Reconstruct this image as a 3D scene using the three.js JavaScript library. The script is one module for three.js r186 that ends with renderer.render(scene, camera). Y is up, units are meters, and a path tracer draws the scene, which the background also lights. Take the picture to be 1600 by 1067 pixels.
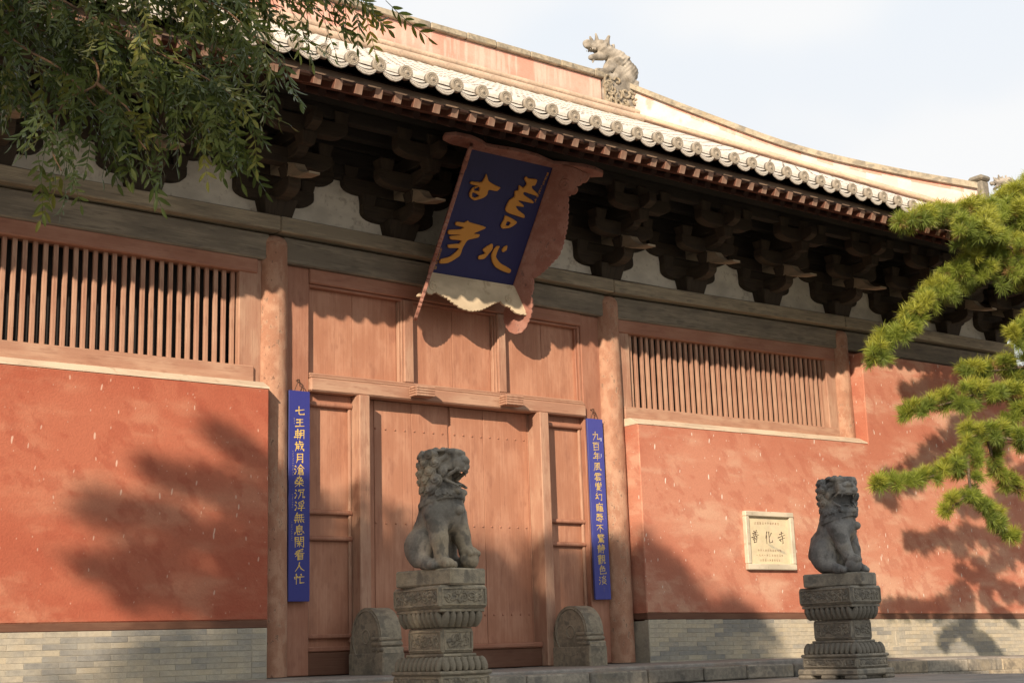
import * as THREE from 'three';
import { mergeGeometries } from 'three/addons/utils/BufferGeometryUtils.js';

// ------------------------------------------------------------------ camera, sky, sun, exposure
const scene = new THREE.Scene();
const camera = new THREE.PerspectiveCamera(27.87, 1024 / 682, 0.05, 2000);
camera.position.set(0, 0.29, 16.38);
camera.rotation.set(THREE.MathUtils.degToRad(12.5), THREE.MathUtils.degToRad(-37.2), THREE.MathUtils.degToRad(-1.8), 'YXZ');
const SUN = new THREE.Vector3(-1.25, 0.67, 1).normalize();
const SUN_STRENGTH = 5.0, SKY_STRENGTH = 0.67, EXPOSURE = 1.40;
const renderer = new THREE.WebGLRenderer({ antialias: true });
renderer.setSize(1024, 682);
renderer.toneMapping = THREE.LinearToneMapping;
renderer.toneMappingExposure = EXPOSURE;
renderer.shadowMap.enabled = true;
scene.background = makeSky();
scene.environment = scene.background;
const sun = new THREE.DirectionalLight(new THREE.Color().setRGB(1.0, 0.82, 0.64), SUN_STRENGTH);
sun.position.copy(SUN).multiplyScalar(60).add(new THREE.Vector3(12, 0, 0));
sun.target.position.set(12, 0, 0);
sun.castShadow = true;
sun.shadow.mapSize.set(4096, 4096);
Object.assign(sun.shadow.camera, { left: -26, right: 26, top: 22, bottom: -22, near: 1, far: 140 });
sun.shadow.radius = 1;
scene.add(sun, sun.target);

// ------------------------------------------------------------------ random numbers and noise
function rng(seed) { let a = seed >>> 0; return () => { a = (a + 0x6D2B79F5) | 0; let t = Math.imul(a ^ (a >>> 15), 1 | a); t = (t + Math.imul(t ^ (t >>> 7), 61 | t)) ^ t; return ((t ^ (t >>> 14)) >>> 0) / 4294967296; }; }
function hash(x, y, z) { let h = Math.imul(x, 374761393) ^ Math.imul(y, 668265263) ^ Math.imul(z, 2147483647 ^ 1013904223); h = Math.imul(h ^ (h >>> 13), 1274126177); return ((h ^ (h >>> 16)) >>> 0) / 4294967296; }
function vnoise(x, y, px, py, s) {                                   // value noise that repeats after px, py cells
  const xi = Math.floor(x), yi = Math.floor(y), fx = x - xi, fy = y - yi, u = fx * fx * (3 - 2 * fx), v = fy * fy * (3 - 2 * fy);
  const m = (a, n) => ((a % n) + n) % n, x0 = m(xi, px), x1 = m(xi + 1, px), y0 = m(yi, py), y1 = m(yi + 1, py);
  const a = hash(x0, y0, s), b = hash(x1, y0, s), c = hash(x0, y1, s), d = hash(x1, y1, s);
  return a + (b - a) * u + (c - a) * v + (a - b - c + d) * u * v;
}
function fbm(u, v, fx, fy, oct, s) { let t = 0, a = 0.5, n = 0; for (let i = 0; i < oct; i++) { t += a * vnoise(u * fx, v * fy, fx, fy, s + i * 17); n += a; a *= 0.55; fx *= 2; fy *= 2; } return t / n; }
function noise3(x, y, z, s = 1) {
  const xi = Math.floor(x), yi = Math.floor(y), zi = Math.floor(z), fx = x - xi, fy = y - yi, fz = z - zi;
  const u = fx * fx * (3 - 2 * fx), v = fy * fy * (3 - 2 * fy), w = fz * fz * (3 - 2 * fz), L = (a, b, t) => a + (b - a) * t;
  const h = (i, j, k) => hash(xi + i, yi + j, (zi + k) * 31 + s);
  return L(L(L(h(0, 0, 0), h(1, 0, 0), u), L(h(0, 1, 0), h(1, 1, 0), u), v), L(L(h(0, 0, 1), h(1, 0, 1), u), L(h(0, 1, 1), h(1, 1, 1), u), v), w);
}
function fbm3(x, y, z, oct = 4, s = 1) { let t = 0, a = 0.5, n = 0; for (let i = 0; i < oct; i++) { t += a * noise3(x, y, z, s + i * 7); n += a; a *= 0.5; x *= 2.03; y *= 2.03; z *= 2.03; } return t / n; }
function sm(a, b, t) { t = Math.min(1, Math.max(0, (t - a) / (b - a))); return t * t * (3 - 2 * t); }
function mix(a, b, t) { return a + (b - a) * t; }
function mix3(a, b, t) { return [mix(a[0], b[0], t), mix(a[1], b[1], t), mix(a[2], b[2], t)]; }

function makeSky() {
  const W = 512, H = 256, data = new Float32Array(W * H * 4);
  for (let j = 0; j < H; j++) for (let i = 0; i < W; i++) {
    const el = ((j + 0.5) / H - 0.5) * Math.PI, az = (i + 0.5) / W;
    const y = Math.max(0, Math.sin(el));
    let c = mix3([1.0, 1.0, 1.0], [0.86, 0.94, 1.04], sm(0.05, 0.7, y));
    const q = Math.sqrt(Math.max(0.02, y));
    const n = fbm(az, 0.5 + 0.5 * q, 22, 26, 6, 91), cl = sm(0.34, 0.54, n);
    c = mix3(c, [1.02, 1.025, 1.03], cl * 0.94);
    if (el < 0) c = mix3([0.22, 0.20, 0.17], c, sm(-0.1, 0, el));
    const o = (j * W + i) * 4; for (let k = 0; k < 3; k++) data[o + k] = c[k] * SKY_STRENGTH; data[o + 3] = 1;
  }
  const t = new THREE.DataTexture(data, W, H, THREE.RGBAFormat, THREE.FloatType);
  t.mapping = THREE.EquirectangularReflectionMapping; t.magFilter = t.minFilter = THREE.LinearFilter; t.needsUpdate = true;
  return t;
}

// ------------------------------------------------------------------ textures (all tile; sizes in metres)
function enc(v) { v = Math.min(1, Math.max(0, v)); return 255 * (v <= 0.0031308 ? v * 12.92 : 1.055 * Math.pow(v, 1 / 2.4) - 0.055); }
function makeTex(w, h, mx, my, fn) {
  const d = new Uint8Array(w * h * 4), b = new Uint8Array(w * h * 4);
  for (let j = 0; j < h; j++) for (let i = 0; i < w; i++) {
    const c = fn((i + 0.5) / w, (j + 0.5) / h, i, j), o = (j * w + i) * 4;
    d[o] = enc(c[0]); d[o + 1] = enc(c[1]); d[o + 2] = enc(c[2]); d[o + 3] = 255;
    b[o] = b[o + 1] = b[o + 2] = 255 * Math.min(1, Math.max(0, c[3] ?? 0.5)); b[o + 3] = 255;
  }
  const mk = (arr, srgb) => { const t = new THREE.DataTexture(arr, w, h, THREE.RGBAFormat); t.wrapS = t.wrapT = THREE.RepeatWrapping; t.magFilter = THREE.LinearFilter; t.minFilter = THREE.LinearMipmapLinearFilter; t.generateMipmaps = true; if (srgb) t.colorSpace = THREE.SRGBColorSpace; t.repeat.set(1 / mx, 1 / my); t.needsUpdate = true; return t; };
  return { map: mk(d, true), bump: mk(b, false) };
}
function mat(t, o = {}) { const m = new THREE.MeshStandardMaterial({ roughness: 0.9, ...(t ? { map: t.map, bumpMap: t.bump, bumpScale: o.bump ?? 0.004 } : {}) }); const { bump, tint, color, ...rest } = o; Object.assign(m, rest); if (tint) m.color.setRGB(...tint); if (color) m.color.setRGB(...color); return m; }

// red lime wash: pale brush marks, darker damp patches, small white chips and runs
const wallTex = (() => {
  const W = 2048, H = 1024, chips = new Float32Array(W * H), r = rng(5);
  for (let k = 0; k < 950; k++) {
    const x = r() * W, y = r() * H, big = Math.pow(r(), 5), hh = 0.9 + 7 * big + r() * 1.8, ww = 0.6 + r() * 0.8 + big * 1.2, lean = (r() - 0.3) * 0.35;
    for (let j = -Math.ceil(hh); j <= hh; j++) for (let i = -4; i <= 4; i++) {
      const e = Math.pow((i - lean * j) / ww, 2) + Math.pow(j / hh, 2); if (e > 1.4) continue;
      const o = ((Math.round(y + j) + H) % H) * W + ((Math.round(x + i) + W) % W); chips[o] = Math.max(chips[o], (0.45 + 0.55 * big + 0.2 * r()) * sm(1.4, 0.5, e));
    }
  }
  return makeTex(W, H, 10.24, 5.12, (u, v, i, j) => {
    const a = fbm(u + 0.02 * fbm(u, v, 8, 8, 3, 3), v, 9, 14, 5, 11), b = fbm(u + v * 0.15, v, 18, 26, 5, 23), c = fbm(u, v, 5, 4, 4, 37), g = vnoise(u * 700, v * 350, 700, 350, 5);
    const d = fbm(u + v * 0.25, v + u * 0.1, 60, 26, 4, 53);
    let col = mix3([0.43, 0.135, 0.078], [0.49, 0.185, 0.112], sm(0.35, 0.65, c));
    col = mix3(col, [0.56, 0.285, 0.185], sm(0.44, 0.72, a * 0.62 + b * 0.38) * 0.85);
    col = mix3(col, [0.38, 0.105, 0.06], sm(0.52, 0.72, d) * 0.45);
    const f = 0.94 + 0.12 * g; col = col.map((x) => x * f);
    col = mix3(col, [0.74, 0.62, 0.52], Math.min(1, chips[j * W + i]) * 0.85);
    return [...col, 0.5 + 0.25 * (b - 0.5) + 0.3 * (g - 0.5) + 0.2 * (a - 0.5)];
  });
})();
function woodTex(seed, base, pale, dark, mx, my) {                    // grain runs along v
  return makeTex(1024, 1024, mx, my, (u, v) => {
    const g = fbm(u + 0.012 * fbm(u, v, 4, 4, 3, seed + 5), v, 90, 3, 4, seed), p = fbm(u, v, 7, 5, 5, seed + 9), q = fbm(u, v, 200, 10, 2, seed + 3), s = fbm(u, v, 16, 3, 4, seed + 31), w = vnoise(u * 300, v * 300, 300, 300, seed);
    const b2 = fbm(u, v, 26, 14, 4, seed + 41); let c = mix3(base, pale, sm(0.36, 0.70, p * 0.62 + g * 0.16 + b2 * 0.22)); c = mix3(c, dark, sm(0.50, 0.74, s * 0.4 + b2 * 0.6) * 0.6); c = mix3(c, dark, sm(0.70, 0.82, q) * 0.22);
    const sp = w > 0.975 ? 0.45 : w < 0.02 ? -1 : 0; c = sp > 0 ? mix3(c, pale.map((k) => k * 1.25), sp) : sp < 0 ? mix3(c, dark.map((k) => k * 0.5), 0.5) : c; const f = 0.95 + 0.1 * g; return [c[0] * f, c[1] * f, c[2] * f, 0.35 + 0.5 * g - 0.3 * sm(0.68, 0.8, q)];
  });
}
const redWoodTex = woodTex(101, [0.37, 0.165, 0.10], [0.45, 0.225, 0.145], [0.28, 0.115, 0.07], 1.6, 2.4);
const paleWoodTex = woodTex(131, [0.42, 0.215, 0.14], [0.52, 0.31, 0.21], [0.31, 0.14, 0.088], 1.2, 2.4);
const greyWoodTex = woodTex(151, [0.15, 0.135, 0.11], [0.25, 0.225, 0.18], [0.06, 0.055, 0.048], 1.0, 3.0);
const columnTex = makeTex(1024, 1024, 1.6, 3.2, (u, v) => {
  const a = fbm(u, v, 10, 20, 6, 201), b = fbm(u, v, 40, 60, 4, 211), h = fbm(u, v, 3, 5, 4, 221), n = vnoise(u * 220, v * 440, 220, 440, 7);
  let c = mix3([0.38, 0.175, 0.105], [0.49, 0.26, 0.165], sm(0.32, 0.7, a)); c = mix3(c, [0.55, 0.35, 0.235], sm(0.54, 0.76, b * 0.6 + h * 0.4) * 0.7); c = mix3(c, [0.30, 0.14, 0.085], sm(0.6, 0.8, h) * 0.5);
  const pit = sm(0.70, 0.8, b); c = mix3(c, [0.14, 0.07, 0.045], pit * 0.6); const f = 0.9 + 0.2 * n; return [c[0] * f, c[1] * f, c[2] * f, 0.4 + 0.5 * a - 0.4 * pit + 0.1 * n];
});
function stoneTex(seed, lo, hi, dark, warm, mx) {
  return makeTex(1024, 1024, mx, mx, (u, v) => {
    const a = fbm(u, v, 5, 5, 6, seed), b = fbm(u, v, 40, 40, 4, seed + 3), n = vnoise(u * 420, v * 420, 420, 420, seed), d = fbm(u, v, 12, 12, 5, seed + 8), w = fbm(u, v, 3, 3, 4, seed + 13);
    let c = mix3(lo, hi, sm(0.3, 0.7, a * 0.6 + b * 0.4)); c = mix3(c, dark, sm(0.55, 0.75, d) * 0.6); c = mix3(c, warm, sm(0.5, 0.72, w) * 0.6); const f = 0.84 + 0.32 * n; return [c[0] * f, c[1] * f, c[2] * f, 0.3 * a + 0.4 * b + 0.3 * n];
  });
}
const stoneTexA = stoneTex(301, [0.20, 0.18, 0.145], [0.36, 0.32, 0.25], [0.11, 0.105, 0.095], [0.38, 0.31, 0.20], 1.5);
const brickTex = stoneTex(321, [0.31, 0.295, 0.26], [0.40, 0.38, 0.325], [0.25, 0.245, 0.235], [0.40, 0.36, 0.28], 1.3);
const paveTex = stoneTex(331, [0.20, 0.185, 0.165], [0.30, 0.275, 0.24], [0.13, 0.125, 0.12], [0.32, 0.26, 0.20], 2.2);
const tileTex = stoneTex(361, [0.44, 0.41, 0.36], [0.60, 0.56, 0.50], [0.32, 0.305, 0.285], [0.57, 0.51, 0.43], 1.1);
const plasterTex = makeTex(1024, 512, 4, 2, (u, v) => {
  const a = fbm(u, v, 8, 6, 6, 401), b = fbm(u, v, 50, 30, 3, 407), s = fbm(u, v, 60, 4, 4, 411);
  let c = mix3([0.46, 0.44, 0.40], [0.62, 0.60, 0.55], sm(0.3, 0.7, a)); c = mix3(c, [0.30, 0.26, 0.21], sm(0.58, 0.75, b * 0.5 + a * 0.2 + s * 0.3) * 0.6); return [...c, 0.4 * a + 0.5 * b];
});
const ridgeTex = makeTex(1024, 512, 6, 3, (u, v) => {
  const a = fbm(u, v, 9, 5, 6, 431), s = fbm(u, v, 70, 4, 4, 437), n = vnoise(u * 300, v * 150, 300, 150, 3);
  let c = mix3([0.62, 0.29, 0.215], [0.67, 0.37, 0.29], sm(0.35, 0.65, a)); c = mix3(c, [0.70, 0.52, 0.43], sm(0.52, 0.72, s) * 0.5); const f = 0.95 + 0.1 * n; return [c[0] * f, c[1] * f, c[2] * f, 0.5 * a + 0.3 * n];
});
const hipTex = makeTex(1024, 512, 6, 3, (u, v) => {
  const a = fbm(u, v, 9, 5, 6, 441), s = fbm(u, v, 40, 6, 4, 447), n = vnoise(u * 300, v * 150, 300, 150, 3);
  let c = mix3([0.62, 0.455, 0.41], [0.69, 0.57, 0.53], sm(0.35, 0.65, a)); c = mix3(c, [0.62, 0.33, 0.25], sm(0.60, 0.72, s * 0.6 + a * 0.4) * 0.8); const f = 0.95 + 0.1 * n; return [c[0] * f, c[1] * f, c[2] * f, 0.5 * a + 0.3 * n];
});
const barkTex = makeTex(512, 512, 0.6, 1.2, (u, v) => { const a = fbm(u, v, 14, 4, 5, 501), b = fbm(u, v, 40, 20, 3, 503); const c = mix3([0.05, 0.038, 0.028], [0.17, 0.125, 0.085], sm(0.3, 0.7, a * 0.7 + b * 0.3)); return [...c, a]; });
const groundTex = stoneTex(341, [0.12, 0.11, 0.095], [0.18, 0.165, 0.14], [0.08, 0.075, 0.07], [0.19, 0.16, 0.125], 3.1);

const M = {
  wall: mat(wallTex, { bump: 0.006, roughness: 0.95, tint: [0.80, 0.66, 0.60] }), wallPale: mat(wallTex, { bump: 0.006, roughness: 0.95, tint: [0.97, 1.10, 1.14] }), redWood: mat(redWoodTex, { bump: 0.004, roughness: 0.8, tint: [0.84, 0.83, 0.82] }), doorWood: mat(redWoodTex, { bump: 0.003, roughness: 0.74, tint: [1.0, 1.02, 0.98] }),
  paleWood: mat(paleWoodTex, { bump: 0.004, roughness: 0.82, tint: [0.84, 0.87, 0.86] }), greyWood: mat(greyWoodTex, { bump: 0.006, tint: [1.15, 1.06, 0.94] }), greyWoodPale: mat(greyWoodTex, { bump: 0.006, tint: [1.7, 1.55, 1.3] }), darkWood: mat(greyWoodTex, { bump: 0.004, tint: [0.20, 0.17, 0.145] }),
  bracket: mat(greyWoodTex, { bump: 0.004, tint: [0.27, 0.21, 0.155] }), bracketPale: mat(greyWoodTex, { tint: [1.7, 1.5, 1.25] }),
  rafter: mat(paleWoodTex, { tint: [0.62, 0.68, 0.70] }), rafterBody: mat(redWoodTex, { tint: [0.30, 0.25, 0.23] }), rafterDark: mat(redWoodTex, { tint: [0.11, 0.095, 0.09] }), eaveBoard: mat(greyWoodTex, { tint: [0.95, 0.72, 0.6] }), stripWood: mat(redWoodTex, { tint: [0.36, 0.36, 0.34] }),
  column: mat(columnTex, { bump: 0.010, roughness: 0.95, tint: [0.88, 0.96, 0.98] }), coping: mat(plasterTex, { tint: [1.08, 0.90, 0.72] }), plaster: mat(plasterTex, { tint: [1.30, 1.24, 1.12], bump: 0.008 }),
  stone: mat(stoneTexA, { bump: 0.008 }), stoneDark: mat(stoneTexA, { tint: [0.78, 0.78, 0.77], bump: 0.008 }), stoneWarm: mat(stoneTexA, { tint: [1.0, 0.95, 0.84], bump: 0.008 }), drum: mat(stoneTexA, { tint: [0.92, 0.88, 0.80], bump: 0.008 }),
  pave: mat(paveTex, { bump: 0.006 }), ground: mat(groundTex, { bump: 0.01 }), mortar: mat(brickTex, { tint: [1.06, 1.02, 0.92] }),
  tile: mat(tileTex, { bump: 0.006 }), tileDisc: mat(tileTex, { bump: 0.006, tint: [0.66, 0.62, 0.55] }), tileDrip: mat(tileTex, { tint: [0.85, 0.83, 0.80] }), ridge: mat(ridgeTex, { bump: 0.006 }), hip: mat(hipTex, { bump: 0.006 }), cap: mat(stoneTexA, { tint: [1.15, 1.10, 1.0] }), ridgeRoll: mat(tileTex, { tint: [1.0, 0.80, 0.65] }),
  tablet: mat(plasterTex, { tint: [0.95, 0.87, 0.72], bump: 0.003 }), iron: mat(null, { color: [0.10, 0.055, 0.035], metalness: 0.3, roughness: 0.7 }), black: mat(null, { color: [0.02, 0.018, 0.016], roughness: 1 }),
  wing: mat(columnTex, { tint: [0.74, 0.70, 0.82], bump: 0.003 }), apron: mat(plasterTex, { tint: [0.94, 0.79, 0.58], bump: 0.003 }), gold: mat(null, { color: [0.60, 0.27, 0.045], roughness: 0.5, metalness: 0.15 }),
  bark: mat(barkTex, { bump: 0.02 }), twig: mat(barkTex, { bump: 0.004, tint: [1.6, 1.2, 0.9] }),
  brick: [[1.02, 0.97, 0.87], [1.12, 1.06, 0.95], [0.92, 0.90, 0.85], [1.2, 1.12, 0.97], [0.72, 0.73, 0.74]].map((c) => mat(brickTex, { bump: 0.004, tint: c })),
};

// ------------------------------------------------------------------ geometry helpers
const V = (x, y, z) => new THREE.Vector3(x, y, z);
function uvBox(g, swap = false, ou = 0, ov = 0) {                      // uv in metres, by the direction each face looks
  if (g.index) g = g.toNonIndexed();
  if (!g.attributes.normal) g.computeVertexNormals();
  const p = g.attributes.position, n = p.count, uv = new Float32Array(n * 2), a = V(), b = V(), c = V();
  for (let i = 0; i < n; i += 3) {
    a.fromBufferAttribute(p, i); b.fromBufferAttribute(p, i + 1); c.fromBufferAttribute(p, i + 2);
    const nn = b.clone().sub(a).cross(c.clone().sub(a)), ax = Math.abs(nn.x), ay = Math.abs(nn.y), az = Math.abs(nn.z);
    [a, b, c].forEach((q, k) => { let s, t; if (az >= ax && az >= ay) { s = q.x; t = q.y; } else if (ax >= ay) { s = q.z; t = q.y; } else { s = q.x; t = q.z; } if (swap) [s, t] = [t, s]; uv[(i + k) * 2] = s + ou; uv[(i + k) * 2 + 1] = t + ov; });
  }
  g.setAttribute('uv', new THREE.BufferAttribute(uv, 2));
  for (const k of Object.keys(g.attributes)) if (!['position', 'normal', 'uv', 'color'].includes(k)) g.deleteAttribute(k);
  return g;
}
function chamfer(w, h, d, b = 0.008) {                                 // box centred on the origin with chamfered edges, 44 triangles
  b = Math.min(b, w / 3, h / 3, d / 3);
  const H = [w / 2, h / 2, d / 2], pos = [], tri = (A, B, C) => { const n = B.clone().sub(A).cross(C.clone().sub(A)), m = A.clone().add(B).add(C); if (n.dot(m) < 0) [B, C] = [C, B]; pos.push(...A.toArray(), ...B.toArray(), ...C.toArray()); };
  const P = (axis, s) => { const q = [0, 0, 0]; for (let k = 0; k < 3; k++) q[k] = s[k] * (k === axis ? H[k] : H[k] - b); return V(...q); };
  for (let ax = 0; ax < 3; ax++) for (const sg of [-1, 1]) { const u = (ax + 1) % 3, v = (ax + 2) % 3, f = (su, sv) => { const s = [0, 0, 0]; s[ax] = sg; s[u] = su; s[v] = sv; return P(ax, s); }; tri(f(-1, -1), f(1, -1), f(1, 1)); tri(f(-1, -1), f(1, 1), f(-1, 1)); }
  for (let ax = 0; ax < 3; ax++) { const u = (ax + 1) % 3, v = (ax + 2) % 3; for (const su of [-1, 1]) for (const sv of [-1, 1]) { const f = (face, e) => { const s = [0, 0, 0]; s[ax] = e; s[u] = su; s[v] = sv; return P(face, s); }; tri(f(u, -1), f(u, 1), f(v, 1)); tri(f(u, -1), f(v, 1), f(v, -1)); } }
  for (const sx of [-1, 1]) for (const sy of [-1, 1]) for (const sz of [-1, 1]) tri(P(0, [sx, sy, sz]), P(1, [sx, sy, sz]), P(2, [sx, sy, sz]));
  const g = new THREE.BufferGeometry(); g.setAttribute('position', new THREE.Float32BufferAttribute(pos, 3)); g.computeVertexNormals(); return g;
}
let offs = 0;
function box(x0, x1, y0, y1, z0, z1, b = 0.008, swap = false) { const g = chamfer(x1 - x0, y1 - y0, z1 - z0, b).translate((x0 + x1) / 2, (y0 + y1) / 2, (z0 + z1) / 2); offs += 0.37; return uvBox(g, swap, offs % 7, (offs * 1.7) % 5); }
function bent(g, f) { const p = g.attributes.position; for (let i = 0; i < p.count; i++) p.setY(i, p.getY(i) + f(p.getX(i), p.getY(i))); g.computeVertexNormals(); return g; }
function extrude(pts, depth, bevel = 0.006, holes = []) {              // outline in x, y; thickness along z, centred
  const s = new THREE.Shape(pts.map((p) => new THREE.Vector2(p[0], p[1])));
  for (const h of holes) s.holes.push(new THREE.Path(h.map((p) => new THREE.Vector2(p[0], p[1]))));
  const g = new THREE.ExtrudeGeometry(s, { depth: depth - 2 * bevel, bevelEnabled: bevel > 0, bevelThickness: bevel, bevelSize: bevel, bevelOffset: -bevel, bevelSegments: 1, curveSegments: 8 }); g.translate(0, 0, -depth / 2 + bevel); return g;
}
function cyl(r0, r1, len, seg = 12) { return new THREE.CylinderGeometry(r1, r0, len, seg); }
function tube(pts, r, seg = 24, rad = 5, closed = false) { return new THREE.TubeGeometry(new THREE.CatmullRomCurve3(pts.map((p) => p.isVector3 ? p : V(...p)), closed), seg, r, rad, closed); }
function taperTube(pts, r0, r1, seg = 20, rad = 6) {
  const c = new THREE.CatmullRomCurve3(pts.map((p) => p.isVector3 ? p : V(...p))), g = new THREE.TubeGeometry(c, seg, 1, rad, false), p = g.attributes.position;
  for (let i = 0; i <= seg; i++) { const q = c.getPointAt(i / seg), r = mix(r0, r1, i / seg); for (let j = 0; j <= rad; j++) { const k = i * (rad + 1) + j; p.setXYZ(k, q.x + (p.getX(k) - q.x) * r, q.y + (p.getY(k) - q.y) * r, q.z + (p.getZ(k) - q.z) * r); } }
  return g;
}
function prep(g) { if (!g.attributes.uv || g.index) g = uvBox(g.index ? g.toNonIndexed() : g); for (const k of Object.keys(g.attributes)) if (!['position', 'normal', 'uv'].includes(k)) g.deleteAttribute(k); return g; }
function merged(list) { const a = list.map((g) => { g = g.index ? g.toNonIndexed() : g; if (!g.attributes.uv) g = uvBox(g); for (const k of Object.keys(g.attributes)) if (!['position', 'normal', 'uv'].includes(k)) g.deleteAttribute(k); return g; }); return a.length === 1 ? a[0] : mergeGeometries(a); }
const taken = {};
function numbered(name) { const n = taken[name] = (taken[name] ?? -1) + 1; return n ? name + '_' + String(n).padStart(3, '0') : name; }
function part(name, g, m, parent, kind) { const o = new THREE.Mesh(Array.isArray(g) ? merged(g) : g, m); o.name = parent === scene ? numbered(name) : name; o.castShadow = o.receiveShadow = true; if (kind) o.userData.kind = kind; parent.add(o); return o; }
function thing(name, label, category, pos = [0, 0, 0], turn = 0, group) { const o = new THREE.Group(); o.name = numbered(name); o.position.set(...pos); o.rotation.y = turn; o.userData = { label, category }; if (group) o.userData.group = group; scene.add(o); return o; }
function struct(name, g, m) { return part(name, g, m, scene, 'structure'); }

// ------------------------------------------------------------------ solids from distance fields (lions, roof statue)
const smin = (a, b, k) => { const h = Math.max(k - Math.abs(a - b), 0) / k; return Math.min(a, b) - h * h * k * 0.25; };
const smax = (a, b, k) => -smin(-a, -b, k);
const len = (x, y, z) => Math.sqrt(x * x + y * y + z * z);
const ball = (p, x, y, z, r) => len(p[0] - x, p[1] - y, p[2] - z) - r;
const egg = (p, x, y, z, a, b, c) => { const X = (p[0] - x), Y = (p[1] - y), Z = (p[2] - z), k0 = len(X / a, Y / b, Z / c), k1 = len(X / (a * a), Y / (b * b), Z / (c * c)); return k1 < 1e-6 ? -Math.min(a, b, c) : k0 * (k0 - 1) / k1; };
const limb = (p, a, b, r0, r1) => { const bx = b[0] - a[0], by = b[1] - a[1], bz = b[2] - a[2], px = p[0] - a[0], py = p[1] - a[1], pz = p[2] - a[2]; const t = Math.min(1, Math.max(0, (px * bx + py * by + pz * bz) / (bx * bx + by * by + bz * bz))); return len(px - bx * t, py - by * t, pz - bz * t) - (r0 + (r1 - r0) * t); };
const brick3 = (p, x, y, z, a, b, c, r) => { const X = Math.abs(p[0] - x) - a + r, Y = Math.abs(p[1] - y) - b + r, Z = Math.abs(p[2] - z) - c + r; return len(Math.max(X, 0), Math.max(Y, 0), Math.max(Z, 0)) + Math.min(Math.max(X, Y, Z), 0) - r; };
function sdfMesh(f, lo, hi, h, colour) {
  const n = [0, 1, 2].map((k) => Math.ceil((hi[k] - lo[k]) / h) + 1), [nx, ny, nz] = n, val = new Float32Array(nx * ny * nz).fill(1), B = 8, at = (i, j, k) => (k * ny + j) * nx + i;
  for (let k0 = 0; k0 < nz; k0 += B) for (let j0 = 0; j0 < ny; j0 += B) for (let i0 = 0; i0 < nx; i0 += B) {
    const d = f([lo[0] + (i0 + B / 2) * h, lo[1] + (j0 + B / 2) * h, lo[2] + (k0 + B / 2) * h]), far = Math.abs(d) > B * h * 1.5;
    for (let k = k0; k < Math.min(nz, k0 + B); k++) for (let j = j0; j < Math.min(ny, j0 + B); j++) for (let i = i0; i < Math.min(nx, i0 + B); i++) val[at(i, j, k)] = far ? d : f([lo[0] + i * h, lo[1] + j * h, lo[2] + k * h]);
  }
  const idx = new Int32Array(nx * ny * nz).fill(-1), pos = [], tris = [];
  for (let k = 0; k < nz - 1; k++) for (let j = 0; j < ny - 1; j++) for (let i = 0; i < nx - 1; i++) {
    let c = 0, sx = 0, sy = 0, sz = 0, neg = 0; const v = [];
    for (let q = 0; q < 8; q++) { const d = val[at(i + (q & 1), j + ((q >> 1) & 1), k + (q >> 2))]; v.push(d); if (d < 0) neg++; }
    if (neg === 0 || neg === 8) continue;
    for (let a = 0; a < 8; a++) for (const bit of [1, 2, 4]) { const b = a | bit; if (b === a) continue; if ((v[a] < 0) !== (v[b] < 0)) { const t = v[a] / (v[a] - v[b]); sx += (a & 1) + (bit === 1 ? t : 0); sy += ((a >> 1) & 1) + (bit === 2 ? t : 0); sz += (a >> 2) + (bit === 4 ? t : 0); c++; } }
    idx[at(i, j, k)] = pos.length / 3; pos.push(lo[0] + (i + sx / c) * h, lo[1] + (j + sy / c) * h, lo[2] + (k + sz / c) * h);
  }
  const quad = (a, b, c, d, flip) => { if (a < 0 || b < 0 || c < 0 || d < 0) return; flip ? tris.push(a, c, b, a, d, c) : tris.push(a, b, c, a, c, d); };
  for (let k = 1; k < nz - 1; k++) for (let j = 1; j < ny - 1; j++) for (let i = 1; i < nx - 1; i++) {
    const s = val[at(i, j, k)] < 0;
    if (s !== (val[at(i + 1, j, k)] < 0)) quad(idx[at(i, j - 1, k - 1)], idx[at(i, j, k - 1)], idx[at(i, j, k)], idx[at(i, j - 1, k)], !s);
    if (s !== (val[at(i, j + 1, k)] < 0)) quad(idx[at(i - 1, j, k - 1)], idx[at(i - 1, j, k)], idx[at(i, j, k)], idx[at(i, j, k - 1)], !s);
    if (s !== (val[at(i, j, k + 1)] < 0)) quad(idx[at(i - 1, j - 1, k)], idx[at(i, j - 1, k)], idx[at(i, j, k)], idx[at(i - 1, j, k)], !s);
  }
  const g = new THREE.BufferGeometry(); g.setAttribute('position', new THREE.Float32BufferAttribute(pos, 3)); g.setIndex(tris); g.computeVertexNormals();
  const col = new Float32Array(pos.length); for (let i = 0; i < pos.length; i += 3) { const c = colour(pos[i], pos[i + 1], pos[i + 2]); col[i] = c[0]; col[i + 1] = c[1]; col[i + 2] = c[2]; }
  g.setAttribute('color', new THREE.BufferAttribute(col, 3)); return g;
}
const carved = new THREE.MeshStandardMaterial({ vertexColors: true, roughness: 0.92 });

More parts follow.
